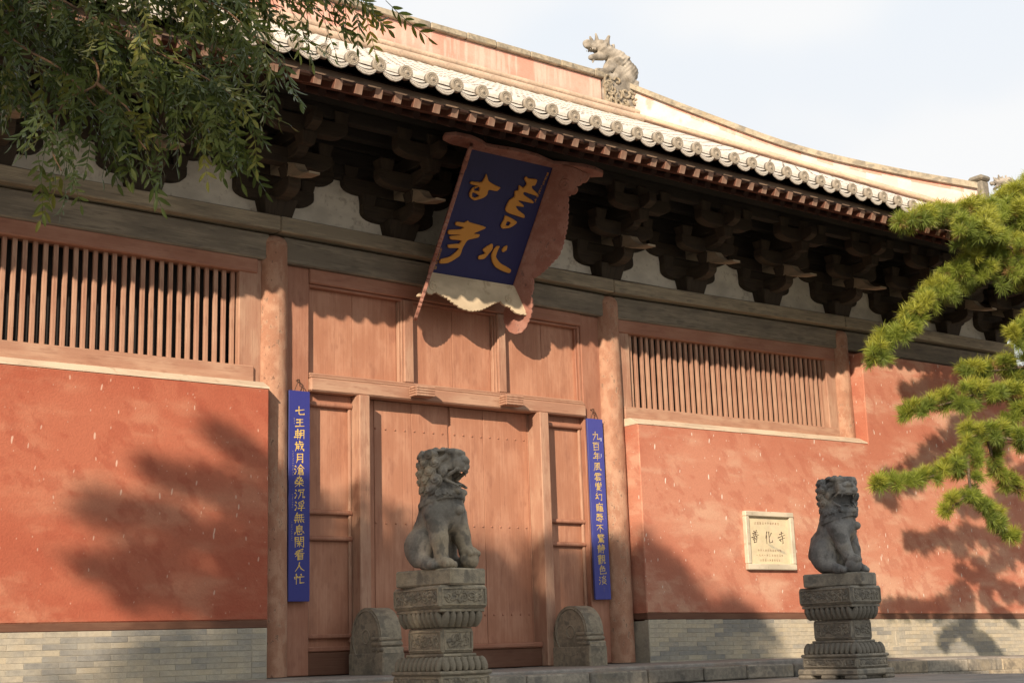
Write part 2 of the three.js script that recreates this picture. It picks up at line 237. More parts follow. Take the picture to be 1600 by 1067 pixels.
// ------------------------------------------------------------------ ground, terraces, platform
const drop = (x) => (x > 14.4 ? -0.0155 * (x - 14.4) : 0);            // the platform falls away slightly to the right
struct('ground', uvBox(new THREE.PlaneGeometry(1600, 1600).rotateX(-Math.PI / 2).translate(0, -1.35, 0)), M.ground);
struct('terrace', box(-9, 16.3, -1.34, -0.25, 2.2, 9.8, 0.02), M.pave);
struct('terrace', box(16.302, 46, -1.33, -0.44, -16, 9.4, 0.02), M.pave);
{
  const base = struct('platform', [bent(box(-6, 16.3, -0.246, -0.012, -11, 2.3, 0.02), (x, y) => 0), bent(box(16.303, 27.6, -0.436, -0.03, -11, 2.3, 0.02), (x, y) => (y > -0.2 ? drop(x) : 0))], M.pave);
  // paving slabs that fall a little towards the edge, then the edge stones
  const r = rng(12), fall = (z) => -0.02 - 0.045 * Math.max(0, z - 0.3) / 2.3;
  const slabs = [];
  for (let row = 0; row < 4; row++) { let x = 3.2 + 0.3 * row; while (x < 27) { const w = 0.75 + 0.35 * r(), z0 = 0.0 + row * 0.56, g = box(x + 0.006, x + w - 0.006, -0.10, 0.02, z0 + 0.005, z0 + 0.555, 0.008), p = g.attributes.position; const k = r() * 0.006; for (let i = 0; i < p.count; i++) p.setY(i, p.getY(i) + fall(p.getZ(i)) + drop(p.getX(i)) - 0.012 + k); g.computeVertexNormals(); slabs.push(g); x += w; } }
  part('paving_slabs', slabs, M.pave, base, 'stuff');
  const joints = [3.3, 4.35, 5.4, 6.3, 7.35, 8.4, 9.4, 10.43, 11.44, 12.43, 13.43, 14.25, 15.2, 16.3, 17.3, 18.25, 19.3, 20.2, 21.25, 22.2, 23.2, 24.3, 25.3, 26.4, 27.5];
  const tones = [M.stone, mat(stoneTexA, { tint: [0.8, 0.8, 0.8], bump: 0.008 }), mat(stoneTexA, { tint: [0.62, 0.62, 0.63], bump: 0.01 }), mat(stoneTexA, { tint: [1.1, 1.02, 0.9], bump: 0.006 })], order = [0, 1, 3, 0, 1, 3, 0, 0, 1, 2, 1, 0, 2, 1, 3, 0, 1, 3, 0, 1, 3, 1, 0, 1, 0];
  for (let i = 0; i + 1 < joints.length; i++) {
    const x0 = joints[i] + 0.007, x1 = joints[i + 1] - 0.007, d = 0.012 * r(), front = 2.72 + 0.02 * r();
    part('edge_stone', bent(box(x0, x1, -0.24, -0.062 + d, 2.25, front, 0.018), (x) => drop(x)), tones[order[i]], base);
    if (x0 > 16) part('step_stone', bent(box(x0 + 0.3, x1 + 0.29, -0.43, -0.262 + d, 2.3, front + 0.18, 0.018), (x) => drop(x) * 0.7), tones[order[i + 1]], base);
  }
}

// ------------------------------------------------------------------ the temple gate
const gate = thing('temple_gate', 'red walled old temple gate with dark bracketed eaves and grey tiled roof', 'temple gate');
const COL = [-2.4, 2.66, 8.36, 14.35, 20.05, 25.1];
const sag = (x) => { const P = [[-3, 0.07], [4.7, 0.04], [8.5, 0], [14.5, -0.075], [19.8, 0.0], [25.5, 0.03]]; for (let i = 0; i + 1 < P.length; i++) if (x <= P[i + 1][0]) return mix(P[i][1], P[i + 1][1], sm(0, 1, Math.max(0, (x - P[i][0]) / (P[i + 1][0] - P[i][0])))); return 0.03; };
const up = (g) => bent(g, (x, y) => sag(x) * sm(4.6, 5.6, y));
// columns: rough plastered shafts with rounded tops
COL.forEach((cx, k) => {
  const pts = []; for (let i = 0; i <= 30; i++) { const y = i / 30 * 5.73; pts.push(new THREE.Vector2(0.225 - 0.02 * y / 5.86, y)); } for (let i = 1; i <= 6; i++) { const a = i / 6 * Math.PI / 2; pts.push(new THREE.Vector2(0.105 + 0.10 * Math.cos(a), 5.73 + 0.13 * Math.sin(a))); } pts.push(new THREE.Vector2(0.0, 5.862));
  const g = new THREE.LatheGeometry(pts, 36), p = g.attributes.position;
  for (let i = 0; i < p.count; i++) { const x = p.getX(i), y = p.getY(i), z = p.getZ(i), q = 1 + 0.09 * (fbm3(x * 5 + k * 9, y * 2.2, z * 5, 3, 5) - 0.5) + 0.03 * (noise3(x * 26, y * 16, z * 26, 8) - 0.5); p.setX(i, x * q); p.setZ(i, z * q); p.setY(i, y + sag(cx) * y / 5.86); }
  g.computeVertexNormals(); const uv = g.attributes.uv; for (let i = 0; i < uv.count; i++) uv.setXY(i, uv.getX(i) * 1.6 + k * 0.3, uv.getY(i) * 5.86);
  g.translate(cx, 0, 0); part('column', g, M.column, gate);
});
// tie beams and the plate above the columns, one length per bay
for (let i = 0; i + 1 < COL.length; i++) {
  const a = COL[i], b = COL[i + 1];
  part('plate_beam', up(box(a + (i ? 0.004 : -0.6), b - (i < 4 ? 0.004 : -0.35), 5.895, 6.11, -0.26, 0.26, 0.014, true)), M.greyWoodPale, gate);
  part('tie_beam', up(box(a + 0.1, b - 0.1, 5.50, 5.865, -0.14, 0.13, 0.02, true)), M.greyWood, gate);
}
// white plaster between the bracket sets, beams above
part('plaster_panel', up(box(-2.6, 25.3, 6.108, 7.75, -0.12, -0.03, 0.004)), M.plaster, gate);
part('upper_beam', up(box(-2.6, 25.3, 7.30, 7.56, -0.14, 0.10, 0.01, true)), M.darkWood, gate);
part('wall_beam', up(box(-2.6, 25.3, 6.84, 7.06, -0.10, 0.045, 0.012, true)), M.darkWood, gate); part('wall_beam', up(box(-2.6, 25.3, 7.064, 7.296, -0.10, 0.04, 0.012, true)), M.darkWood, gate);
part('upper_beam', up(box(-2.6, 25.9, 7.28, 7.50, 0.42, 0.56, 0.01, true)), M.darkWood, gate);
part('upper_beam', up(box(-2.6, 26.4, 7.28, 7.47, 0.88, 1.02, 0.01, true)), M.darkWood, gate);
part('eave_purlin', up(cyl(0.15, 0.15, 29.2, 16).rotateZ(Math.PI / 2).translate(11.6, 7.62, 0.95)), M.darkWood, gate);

// bracket sets
const armPts = (L, h, c) => { const q = []; q.push([-L, h], [L, h]); for (let i = 0; i <= 5; i++) { const t = i / 5 * Math.PI / 2; q.push([L - c * (1 - Math.cos(t)), h * 0.55 - h * 0.55 * Math.sin(t)]); } for (let i = 5; i >= 0; i--) { const t = i / 5 * Math.PI / 2; q.push([-L + c * (1 - Math.cos(t)), h * 0.55 - h * 0.55 * Math.sin(t)]); } return q.reverse(); };
function block(w, h) { const g = chamfer(w, h, w, 0.012), p = g.attributes.position; for (let i = 0; i < p.count; i++) if (p.getY(i) < -h * 0.15) { p.setX(i, p.getX(i) * 0.76); p.setZ(i, p.getZ(i) * 0.76); } g.computeVertexNormals(); return g; }
const BR = (() => {
  const arm = (L, y, z, h = 0.23, th = 0.18) => uvBox(extrude(armPts(L, h, h * 1.15), th, 0.008).translate(0, y, z), true);
  const outArm = (z0, z1, y, h = 0.23, th = 0.19) => { const c = 0.26, q = [[z0, h], [z1, h]]; for (let i = 0; i <= 5; i++) { const t = i / 5 * Math.PI / 2; q.push([z1 - c * (1 - Math.cos(t)), h * 0.55 - h * 0.55 * Math.sin(t)]); } q.push([z0, 0]); return uvBox(extrude(q.reverse(), th, 0.008).rotateY(-Math.PI / 2).translate(0, y, 0), true); };
  const beak = (() => { // slanting lever with a drawn-out beak: outline in z (as x) and y
    const q = [[-0.25, 0.98], [0.62, 0.645], [0.78, 0.585], [0.84, 0.50], [0.93, 0.425], [1.06, 0.375], [1.19, 0.352], [1.19, 0.318], [0.95, 0.345], [0.55, 0.46], [-0.25, 0.74]];
    return uvBox(extrude(q.reverse(), 0.17, 0.01).rotateY(-Math.PI / 2), true);
  })();
  const bl = (x, y, z, w = 0.24, h = 0.17) => uvBox(block(w, h).translate(x, y + h / 2, z));
  return {
    infill: box(-0.60, 0.60, 0.44, 0.66, -0.06, 0.03, 0.006, true), base: uvBox(block(0.52, 0.27).translate(0, 0.135, 0)),
    cross: [arm(0.60, 0.25, 0), arm(0.92, 0.62, 0), arm(0.62, 0.64, 0.49), arm(0.60, 0.96, 0.95, 0.22)],
    out: [outArm(-0.2, 0.64, 0.22), outArm(-0.2, 0.90, 0.70, 0.2, 0.16), outArm(-0.2, 1.28, 0.97, 0.2, 0.15)], beak,
    blocks: [[-0.5, 0.47, 0], [0.5, 0.47, 0], [0, 0.46, 0.49], [-0.8, 0.84, 0], [0.8, 0.84, 0], [-0.5, 0.86, 0.49], [0.5, 0.86, 0.49], [0, 0.80, 0.95], [-0.49, 1.17, 0.95], [0.49, 1.17, 0.95], [0, 1.17, 0.95]].map((a) => bl(...a)),
  };
})();
const bracketX = [-0.5, 0.75, 2.66, 4.56, 6.46, 8.36, 10.36, 12.36, 14.35, 16.25, 18.15, 20.05, 21.75, 23.45, 25.1];
for (const bxx of bracketX) {
  const b = part('bracket_set', BR.base, M.bracket, gate); b.position.set(bxx, 6.11 + sag(bxx), 0);
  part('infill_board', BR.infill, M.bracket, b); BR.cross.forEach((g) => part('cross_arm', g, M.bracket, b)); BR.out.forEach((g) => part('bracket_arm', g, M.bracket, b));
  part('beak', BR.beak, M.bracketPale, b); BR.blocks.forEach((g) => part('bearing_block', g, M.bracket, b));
}

// ---- walls with brick plinths
function redWall(pts, z0, z1) { const g = uvBox(extrude(pts, z1 - z0, 0.014).translate(0, 0, (z0 + z1) / 2)); return g; }
const wallBottom = (x) => 0.735 - 0.0125 * Math.max(0, x - 14.5);
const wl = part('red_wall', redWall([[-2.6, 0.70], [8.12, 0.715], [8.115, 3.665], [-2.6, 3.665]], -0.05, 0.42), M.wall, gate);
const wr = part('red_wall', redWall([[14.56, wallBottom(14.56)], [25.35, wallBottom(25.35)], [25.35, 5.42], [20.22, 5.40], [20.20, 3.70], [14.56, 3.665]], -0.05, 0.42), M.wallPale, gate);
const bevelStrip = (x0, x1, y) => { const g = extrude([[0.425, y], [0.425, y + 0.02], [0.24, y + 0.118], [-0.02, y + 0.128], [-0.02, y]], x1 - x0, 0.004).rotateY(-Math.PI / 2).translate((x0 + x1) / 2, 0, 0); return uvBox(g); };
part('coping', bevelStrip(-2.6, 8.125, 3.667), M.coping, gate); part('coping', bent(bevelStrip(14.555, 20.18, 3.667), (x) => 0.035 * sm(14.5, 20.2, x)), M.coping, gate);
const plinths = [part('brick_plinth', [box(-2.6, 8.112, -0.02, 0.615, -0.05, 0.4205, 0.004)], M.mortar, gate), part('brick_plinth', [bent(box(14.568, 25.34, -0.2, 0.615, -0.05, 0.4205, 0.004), (x, y) => (y > 0.2 ? wallBottom(x) - 0.735 : 0))], M.mortar, gate)];
part('sill_strip', box(-2.6, 8.118, 0.618, 0.712, -0.04, 0.412, 0.008, true), M.stripWood, gate);
part('sill_strip', bent(box(14.562, 25.35, 0.638, 0.733, -0.04, 0.412, 0.008, true), (x) => wallBottom(x) - 0.735), M.stripWood, gate);
{
  const r = rng(77), variants = [0, 1, 2, 3, 4].map((k) => uvBox(chamfer(0.396 + 0.0012 * k, 0.0645, 0.1, 0.003), false, k * 1.3, k * 2.1)), halves = [0, 1].map((k) => uvBox(chamfer(0.195, 0.0645, 0.1, 0.003), false, k * 3.3, k));
  const list = [];
  const lay = (x0, x1, yb, side, lift) => { for (let row = 0; row < 9; row++) { let x = x0, first = true; while (x < x1 - 0.06) { const half = (first && row % 2) || x + 0.4 > x1, w = half ? Math.min(0.2, x1 - x) : 0.4; list.push({ x: x + w / 2, y: yb + 0.0685 * row + 0.034, half, side, w }); x += w; first = false; } } };
  lay(0.1, 8.10, 0, 0); lay(14.575, 25.3, 0, 1);
  const key = (b) => (b.side === 0 ? (b.x > 4.3 ? b.x - 8 : 90) : b.x - 14);
  list.sort((a, b) => key(a) - key(b));
  const extra = [[], []];
  list.forEach((b, i) => {
    const hole = b.side === 1 && Math.abs(b.x - 20.39) < 0.2 && b.y > 0.16 && b.y < 0.42; if (hole) return;
    const y = b.y + (b.side ? wallBottom(b.x) - 0.735 + 0.02 : 0), z = 0.3735 + r() * 0.004, patch = fbm3(b.x * 0.9, b.y * 2.4, 3, 3, 4), tone = patch > 0.58 && r() < 0.75 ? 4 : patch < 0.42 && r() < 0.7 ? 3 : Math.floor(r() * 3), geo = b.half ? halves[Math.floor(r() * 2)] : variants[Math.floor(r() * 5)], sx = b.half ? (b.w - 0.005) / 0.195 : 1;
    if (i < 300) { const m = part('brick', geo, M.brick[tone], plinths[b.side]); m.position.set(b.x, y, z); m.scale.x = sx; m.rotation.z = (r() - 0.5) * 0.006; }
    else { const q = geo.clone(); q.scale(sx, 1, 1); q.translate(b.x, y, z); extra[b.side].push(q); }
  });
  extra.forEach((e, s) => { if (e.length) part('far_bricks', e, M.brick[1], plinths[s], 'stuff'); });
  const v = part('vent', [box(20.26, 20.30, 0.10, 0.36, 0.34, 0.425, 0.004), box(20.48, 20.52, 0.10, 0.36, 0.34, 0.425, 0.004), box(20.26, 20.52, 0.06, 0.10, 0.34, 0.425, 0.004), box(20.26, 20.52, 0.36, 0.39, 0.34, 0.425, 0.004)], M.brick[3], gate);
  const sw = []; for (let k = 0; k < 5; k++) sw.push(new THREE.TorusGeometry(0.03, 0.009, 5, 12).translate(20.36 + (k % 2) * 0.06, 0.13 + k * 0.045, 0.40)); part('vent_carving', sw, M.brick[1], v); part('vent_back', box(20.30, 20.48, 0.10, 0.36, 0.36, 0.375, 0.002), M.black, v);
}

// ---- latticed windows
function lattice(x0, x1, sillY0, sillY1, top0, top1, first, pitch, count) {
  const w = part('lattice_window', box(x0 - 0.3, x1 + 0.9, sillY0 - 0.3, top1, -0.36, -0.30, 0.004), M.black, gate);  // black board behind the bars, stands in for the unlit room inside
  for (const [a, b] of [[x0 - 0.31, x0], [x1, x1 + 0.33]]) part('window_stile', up(box(a, b, sillY0, top1 - 0.002, -0.12, 0.07, 0.012)), M.paleWood, w);
  part('window_sill', box(x0 - 0.199, x1 + 0.209, sillY0 - 0.01, sillY1, -0.12, 0.115, 0.014, true), M.paleWood, w);
  part('window_head', up(box(x0 - 0.25, x1 + 0.26, top0, top1, -0.12, 0.10, 0.014, true)), M.redWood, w);
  const r = rng(Math.round(x0 * 10)), geos = [0, 1, 2].map((k) => uvBox(chamfer(0.057, top0 - sillY1 + 0.06, 0.05, 0.006), false, k * 0.37, k * 0.9));
  for (let i = 0; i < count; i++) { const m = part('lattice_bar', geos[i % 3], M.paleWood, w); m.position.set(first + i * pitch + (r() - 0.5) * 0.008, (sillY1 + top0) / 2 + sag(first + i * pitch) * 0.4, -0.03 + (r() - 0.5) * 0.006); m.rotation.z = (r() - 0.5) * 0.006; }
}
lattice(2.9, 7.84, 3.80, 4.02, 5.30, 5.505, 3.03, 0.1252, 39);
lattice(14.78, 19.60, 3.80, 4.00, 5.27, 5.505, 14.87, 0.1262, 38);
// boarded end bays
part('red_wall', redWall([[20.0, 3.6], [25.0, 3.6], [25.0, 5.6], [20.0, 5.6]], -0.3, -0.02), M.wallPale, gate);

// ---- the doorway bay
const post = (name, x0, x1, y0, y1, z0, z1, m = M.redWood, parent = gate, b = 0.012) => part(name, box(x0, x1, y0, y1, z0, z1, b), m, parent);
const df = part('door_frame', up(box(8.91, 13.78, 5.29, 5.505, -0.12, 0.06, 0.016, true)), M.redWood, gate);
for (const [a, b] of [[8.54, 8.91], [13.78, 14.17]]) part('frame_post', up(box(a, b, 0.0, 5.50, -0.12, 0.035, 0.012)), M.redWood, df);
part('frame_head', up(box(8.915, 13.775, 5.245, 5.288, -0.12, 0.015, 0.012, true)), M.redWood, df);
part('lintel', box(8.905, 13.785, 3.765, 3.955, -0.14, 0.10, 0.022, true), M.paleWood, df);
part('lintel_moulding', [box(8.912, 13.778, 3.957, 3.99, -0.12, 0.075, 0.01, true), box(8.913, 13.777, 3.992, 4.03, -0.12, 0.04, 0.012, true)], M.paleWood, df);
for (const [a, b] of [[10.40, 10.66], [12.08, 12.33]]) {
  part('stile', box(a + 0.05, b - 0.05, 4.03, 5.245, -0.12, 0.05, 0.012), M.paleWood, df);
  part('stile_moulding', [box(a, a + 0.022, 4.03, 5.245, -0.12, -0.025, 0.006), box(a + 0.024, a + 0.048, 4.03, 5.245, -0.12, 0.012, 0.006), box(b - 0.048, b - 0.024, 4.03, 5.245, -0.12, 0.012, 0.006), box(b - 0.022, b, 4.03, 5.245, -0.12, -0.025, 0.006)], M.paleWood, df);
}
for (const [a, b] of [[8.912, 10.40], [10.66, 12.08], [12.33, 13.778]]) {
  const p = part('upper_panel', box(a, b, 4.03, 5.25, -0.11, -0.085, 0.004), M.doorWood, gate);
  part('panel_board', box(a + 0.02, (a + b) / 2 - 0.003, 4.04, 5.24, -0.086, -0.075, 0.003), M.doorWood, p); part('panel_board', box((a + b) / 2 + 0.003, b - 0.02, 4.04, 5.24, -0.086, -0.075, 0.003), M.doorWood, p);
}
part('panel_bead', [box(8.912, 8.94, 4.03, 5.25, -0.1, 0.0, 0.008), box(13.70, 13.73, 4.03, 5.25, -0.1, -0.02, 0.008), box(13.732, 13.778, 4.03, 5.25, -0.1, 0.012, 0.008)], M.redWood, df);
for (const cx of [10.63, 12.22]) { // ribbed stud ends above the door
  const g = [box(cx - 0.15, cx + 0.15, 3.80, 3.935, 0.13, 0.30, 0.02)]; for (let k = 0; k < 4; k++) g.push(cyl(0.02, 0.02, 0.31, 8).rotateZ(Math.PI / 2).translate(cx, 3.815 + k * 0.037, 0.30)); for (let k = 0; k < 4; k++) g.push(cyl(0.02, 0.02, 0.16, 8).rotateX(Math.PI / 2).translate(cx - 0.15, 3.815 + k * 0.037, 0.22), cyl(0.02, 0.02, 0.16, 8).rotateX(Math.PI / 2).translate(cx + 0.15, 3.815 + k * 0.037, 0.22));
  part('door_stud', g.map((q) => uvBox(q.index ? q.toNonIndexed() : q)), M.paleWood, gate);
}
post('door_jamb', 9.63, 9.80, 0.0, 3.764, -0.26, 0.16, M.paleWood); post('door_jamb', 12.80, 12.97, 0.0, 3.764, -0.26, 0.16, M.paleWood);
const th = part('threshold', box(9.80, 12.80, 0.0, 0.27, -0.22, 0.02, 0.012, true), M.stripWood, gate); part('threshold_rail', box(9.80, 12.80, 0.27, 0.345, -0.22, 0.06, 0.02, true), M.redWood, th);
for (const s of [0, 1]) {
  const x0 = s ? 11.315 : 9.80, x1 = s ? 12.80 : 11.305, leaf = part('door_leaf', box(x0, x1, 0.34, 3.77, -0.24, -0.17, 0.005), M.doorWood, gate), r = rng(31 + s);
  let x = x0; const cuts = s ? [0.02, 0.42, 0.98, 1] : [0.0, 0.16, 0.58, 1];
  for (let k = 0; k < 3; k++) part('door_plank', box(x0 + (x1 - x0) * cuts[k] + 0.003, x0 + (x1 - x0) * cuts[k + 1] - 0.003, 0.345, 3.765, -0.175, -0.145 + 0.003 * r(), 0.004), M.doorWood, leaf);
  for (const y of [3.36, 2.03, 0.75]) { const nails = []; for (let k = 0; k < 9; k++) nails.push(uvBox(new THREE.SphereGeometry(0.017, 8, 5, 0, Math.PI * 2, 0, Math.PI / 2).rotateX(Math.PI / 2).translate(x0 + 0.1 + k * (x1 - x0 - 0.2) / 8, y, -0.144).toNonIndexed())); part('nail_row', nails, M.redWood, leaf); }
}
function sidePanel(x0, x1) {
  const p = part('side_panel', box(x0, x1, 0.12, 3.765, -0.13, -0.10, 0.004), M.doorWood, gate);
  const rail = (y, r = 0.034) => uvBox(cyl(r, r, x1 - x0 - 0.02, 14).rotateZ(Math.PI / 2).translate((x0 + x1) / 2, y, -0.06).toNonIndexed());
  part('rail', [box(x0, x1, 3.60, 3.765, -0.1, -0.06, 0.01), rail(3.62, 0.04)], M.redWood, p); part('rail', rail(2.14), M.redWood, p); part('rail', rail(1.79), M.redWood, p);
  part('rail', [box(x0, x1, 0.47, 0.53, -0.1, -0.04, 0.014), box(x0 - 0.02, x1 + 0.02, 0.30, 0.37, -0.1, 0.0, 0.014)], M.redWood, p); part('base_board', box(x0 - 0.02, x1 + 0.02, 0.0, 0.29, -0.12, 0.01, 0.01, true), M.stripWood, p);
  for (const xx of [x0, x1 - 0.05]) part('side_moulding', [box(xx, xx + 0.05, 0.4, 3.6, -0.1, -0.05, 0.014)], M.paleWood, p);
}
sidePanel(8.912, 9.628); sidePanel(12.972, 13.778);
// rest of the body: side and back walls, floor inside
part('side_wall', box(25.0, 25.36, -0.2, 6.1, -10.2, -0.06, 0.01), M.wall, gate); part('side_wall', box(-2.7, -2.4, -0.02, 6.1, -10.2, -0.06, 0.01), M.wall, gate); part('back_wall', box(-2.4, 25.0, -0.02, 7.4, -10.2, -9.8, 0.01), M.wall, gate);

// ------------------------------------------------------------------ roof
const EZ = 3.1, roofY = (s) => 7.195 + 0.53 * s + 0.0028 * s * s, PITCH = 0.3805;
const hipS = (x) => Math.min(8.1, 27.9 - x, x + 5.18);                // how far up the slope a tile row runs
const deck = (() => {
  const f = (x, z, dy) => [x, roofY(EZ - z) - dy, z], pos = [], T = (a, b, c) => pos.push(...a, ...b, ...c), Q = (a, b, c, d) => { T(a, b, c); T(a, c, d); };
  for (const dy of [0.13, 0.20]) for (let i = 0; i < 8; i++) {
    const s0 = i * 8.1 / 8, s1 = (i + 1) * 8.1 / 8, z0 = EZ - 0.1 - s0 * 0.985, z1 = EZ - 0.1 - s1 * 0.985, L = (s) => -5.1 + s, R = (s) => 27.8 - s;
    Q(f(L(s0), z0, dy), f(R(s0), z0, dy), f(R(s1), z1, dy), f(L(s1), z1, dy));
    const bk = (x, z, d) => { const q = f(x, z, d); return [q[0], q[1], -10 - z]; };
    Q(bk(L(s0), z0, dy), bk(L(s1), z1, dy), bk(R(s1), z1, dy), bk(R(s0), z0, dy));
    for (const K of [L, R]) Q([K(s0), f(0, z0, dy)[1], z0], [K(s1), f(0, z1, dy)[1], z1], [K(s1), f(0, z1, dy)[1], -10 - z1], [K(s0), f(0, z0, dy)[1], -10 - z0]);
  }
  const g = new THREE.BufferGeometry(); g.setAttribute('position', new THREE.Float32BufferAttribute(pos, 3)); g.computeVertexNormals(); return uvBox(g);
})();
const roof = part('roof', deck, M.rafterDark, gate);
function coverRow(S) {                                                 // half-round cover tiles lapping up the slope
  const pos = [], seg = 7; const ring = (s, r, lift) => { const q = []; for (let i = 0; i <= seg; i++) { const a = -0.25 + (Math.PI + 0.5) * i / seg; q.push([r * Math.cos(a), roofY(s) + lift + r * Math.sin(a), EZ - s]); } return q; };
  for (let s = 0.02; s < S - 0.03; s += 0.33) { const e = Math.min(S, s + 0.335), A = ring(s, 0.082, 0.0), B = ring(e, 0.077, -0.002); for (let i = 0; i < seg; i++) pos.push(...A[i], ...A[i + 1], ...B[i + 1], ...A[i], ...B[i + 1], ...B[i]); }
  const g = new THREE.BufferGeometry(); g.setAttribute('position', new THREE.Float32BufferAttribute(pos, 3)); g.computeVertexNormals(); return uvBox(g);
}
function panRow(S) {
  const pos = [], seg = 6, w = PITCH / 2 - 0.012; const ring = (s, lift) => { const q = []; for (let i = 0; i <= seg; i++) { const t = -1 + 2 * i / seg; q.push([t * w, roofY(s) - 0.014 - 0.055 * (1 - t * t) + lift, EZ - s]); } return q; };
  for (let s = 0.0; s < S - 0.05; s += 0.30) { const e = Math.min(S, s + 0.315), A = ring(s, 0.006), B = ring(e, 0.0); for (let i = 0; i < seg; i++) pos.push(...A[i], ...A[i + 1], ...B[i + 1], ...A[i], ...B[i + 1], ...B[i]); const A2 = ring(s, 0.0); for (let i = 0; i < seg; i++) pos.push(...A2[i], ...A2[i + 1], ...A[i + 1], ...A2[i], ...A[i + 1], ...A[i]); }
  const g = new THREE.BufferGeometry(); g.setAttribute('position', new THREE.Float32BufferAttribute(pos, 3)); g.computeVertexNormals(); return uvBox(g);
}
{
  const fullC = coverRow(8.05), fullP = panRow(8.05), r = rng(9);
  const disc = (() => { const pts = [[0, 0.032], [0.016, 0.030], [0.024, 0.014], [0.036, 0.012], [0.04, 0.020], [0.046, 0.012], [0.06, 0.012], [0.064, 0.021], [0.070, 0.021], [0.074, 0.012], [0.080, 0.020], [0.090, 0.018], [0.093, 0.004], [0.093, -0.04], [0, -0.04]].map((p) => new THREE.Vector2(p[0], p[1])).reverse(); const g = new THREE.LatheGeometry(pts, 24).rotateX(Math.PI / 2); const d = []; for (let k = 0; k < 12; k++) d.push(uvBox(new THREE.SphereGeometry(0.0065, 5, 3).translate(0.053 * Math.cos(k * Math.PI / 6), 0.053 * Math.sin(k * Math.PI / 6), 0.014).toNonIndexed())); return merged([uvBox(g.toNonIndexed()), ...d]); })();
  const drip = (() => { // crescent lip with a beaded, scalloped lower edge
    const w = PITCH / 2 - 0.012, o = [], n = 14; for (let i = 0; i <= n; i++) { const t = -1 + 2 * i / n; o.push([t * w, -0.035 - 0.075 * (1 - t * t)]); } for (let i = n; i >= 0; i--) { const t = -1 + 2 * i / n; o.push([t * w * 0.97, -0.055 - 0.118 * (1 - Math.abs(t) ** 2.2) - 0.004 * Math.abs(Math.sin(t * 14))]); }
    const g = [uvBox(extrude(o, 0.024, 0.004))]; for (let i = 1; i < 16; i++) { const t = -1 + 2 * i / 16; g.push(uvBox(new THREE.SphereGeometry(0.009, 5, 4).translate(t * w * 0.96, -0.05 - 0.096 * (1 - t * t), 0.012).toNonIndexed())); } return merged(g);
  })();
  const k0 = Math.ceil((-5.0 - 7.42) / PITCH), rows = [];
  for (let k = k0; 7.42 + k * PITCH < 27.7; k++) {
    const x = 7.42 + k * PITCH, S = hipS(x), dy = (r() - 0.5) * 0.012; if (S < 0.25) continue;
    const c = part('cover_tile_row', S > 8.05 ? fullC : coverRow(S), M.tile, roof); c.position.set(x, dy, 0);
    const d = part('eave_disc', disc, M.tileDisc, roof); d.position.set(x + (r() - 0.5) * 0.012, roofY(0) + dy, EZ + 0.03); d.rotation.z = r() * 6; d.rotation.x = 0.05;
    const S2 = hipS(x + PITCH / 2); if (S2 > 0.3) { const p = part('pan_tile_row', S2 > 8.05 ? fullP : panRow(S2), M.tile, roof); p.position.set(x + PITCH / 2, dy, 0); const q = part('drip_tile', drip, M.tileDrip, roof); q.position.set(x + PITCH / 2, roofY(0) + dy * 0.5 + 0.01, EZ + 0.015); q.rotation.x = -0.10; }
  }
  // rafters: square flying rafters with cut ends, round rafters behind, boards above
  const fly = uvBox(chamfer(0.105, 0.115, 1.9, 0.006), false), flyEnd = box(-0.0515, 0.0515, -0.0565, 0.0565, 0.945, 0.956, 0.004), rnd = uvBox(cyl(0.06, 0.06, 2.9, 10).rotateX(Math.PI / 2).toNonIndexed());  // pale end plates on dark bodies: sunlit ends and shaded sides put in colour
  for (let i = 0; i < 113; i++) {
    const x = -4.2 + i * 0.2835; if (x > 27.4) break;
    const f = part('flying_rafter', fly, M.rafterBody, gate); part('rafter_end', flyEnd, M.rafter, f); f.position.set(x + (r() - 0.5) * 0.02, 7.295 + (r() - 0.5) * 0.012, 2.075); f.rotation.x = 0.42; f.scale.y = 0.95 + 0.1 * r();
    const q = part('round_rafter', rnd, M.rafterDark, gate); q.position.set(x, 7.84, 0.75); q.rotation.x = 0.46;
  }
  part('eave_board', box(-4.9, 27.6, 6.965, 7.075, 2.84, 2.935, 0.01, true), M.eaveBoard, gate);
  part('soffit', uvBox(chamfer(32, 0.03, 3.1, 0.004).rotateX(0.44).translate(11.4, 7.62, 1.55)), M.rafterDark, gate);
}
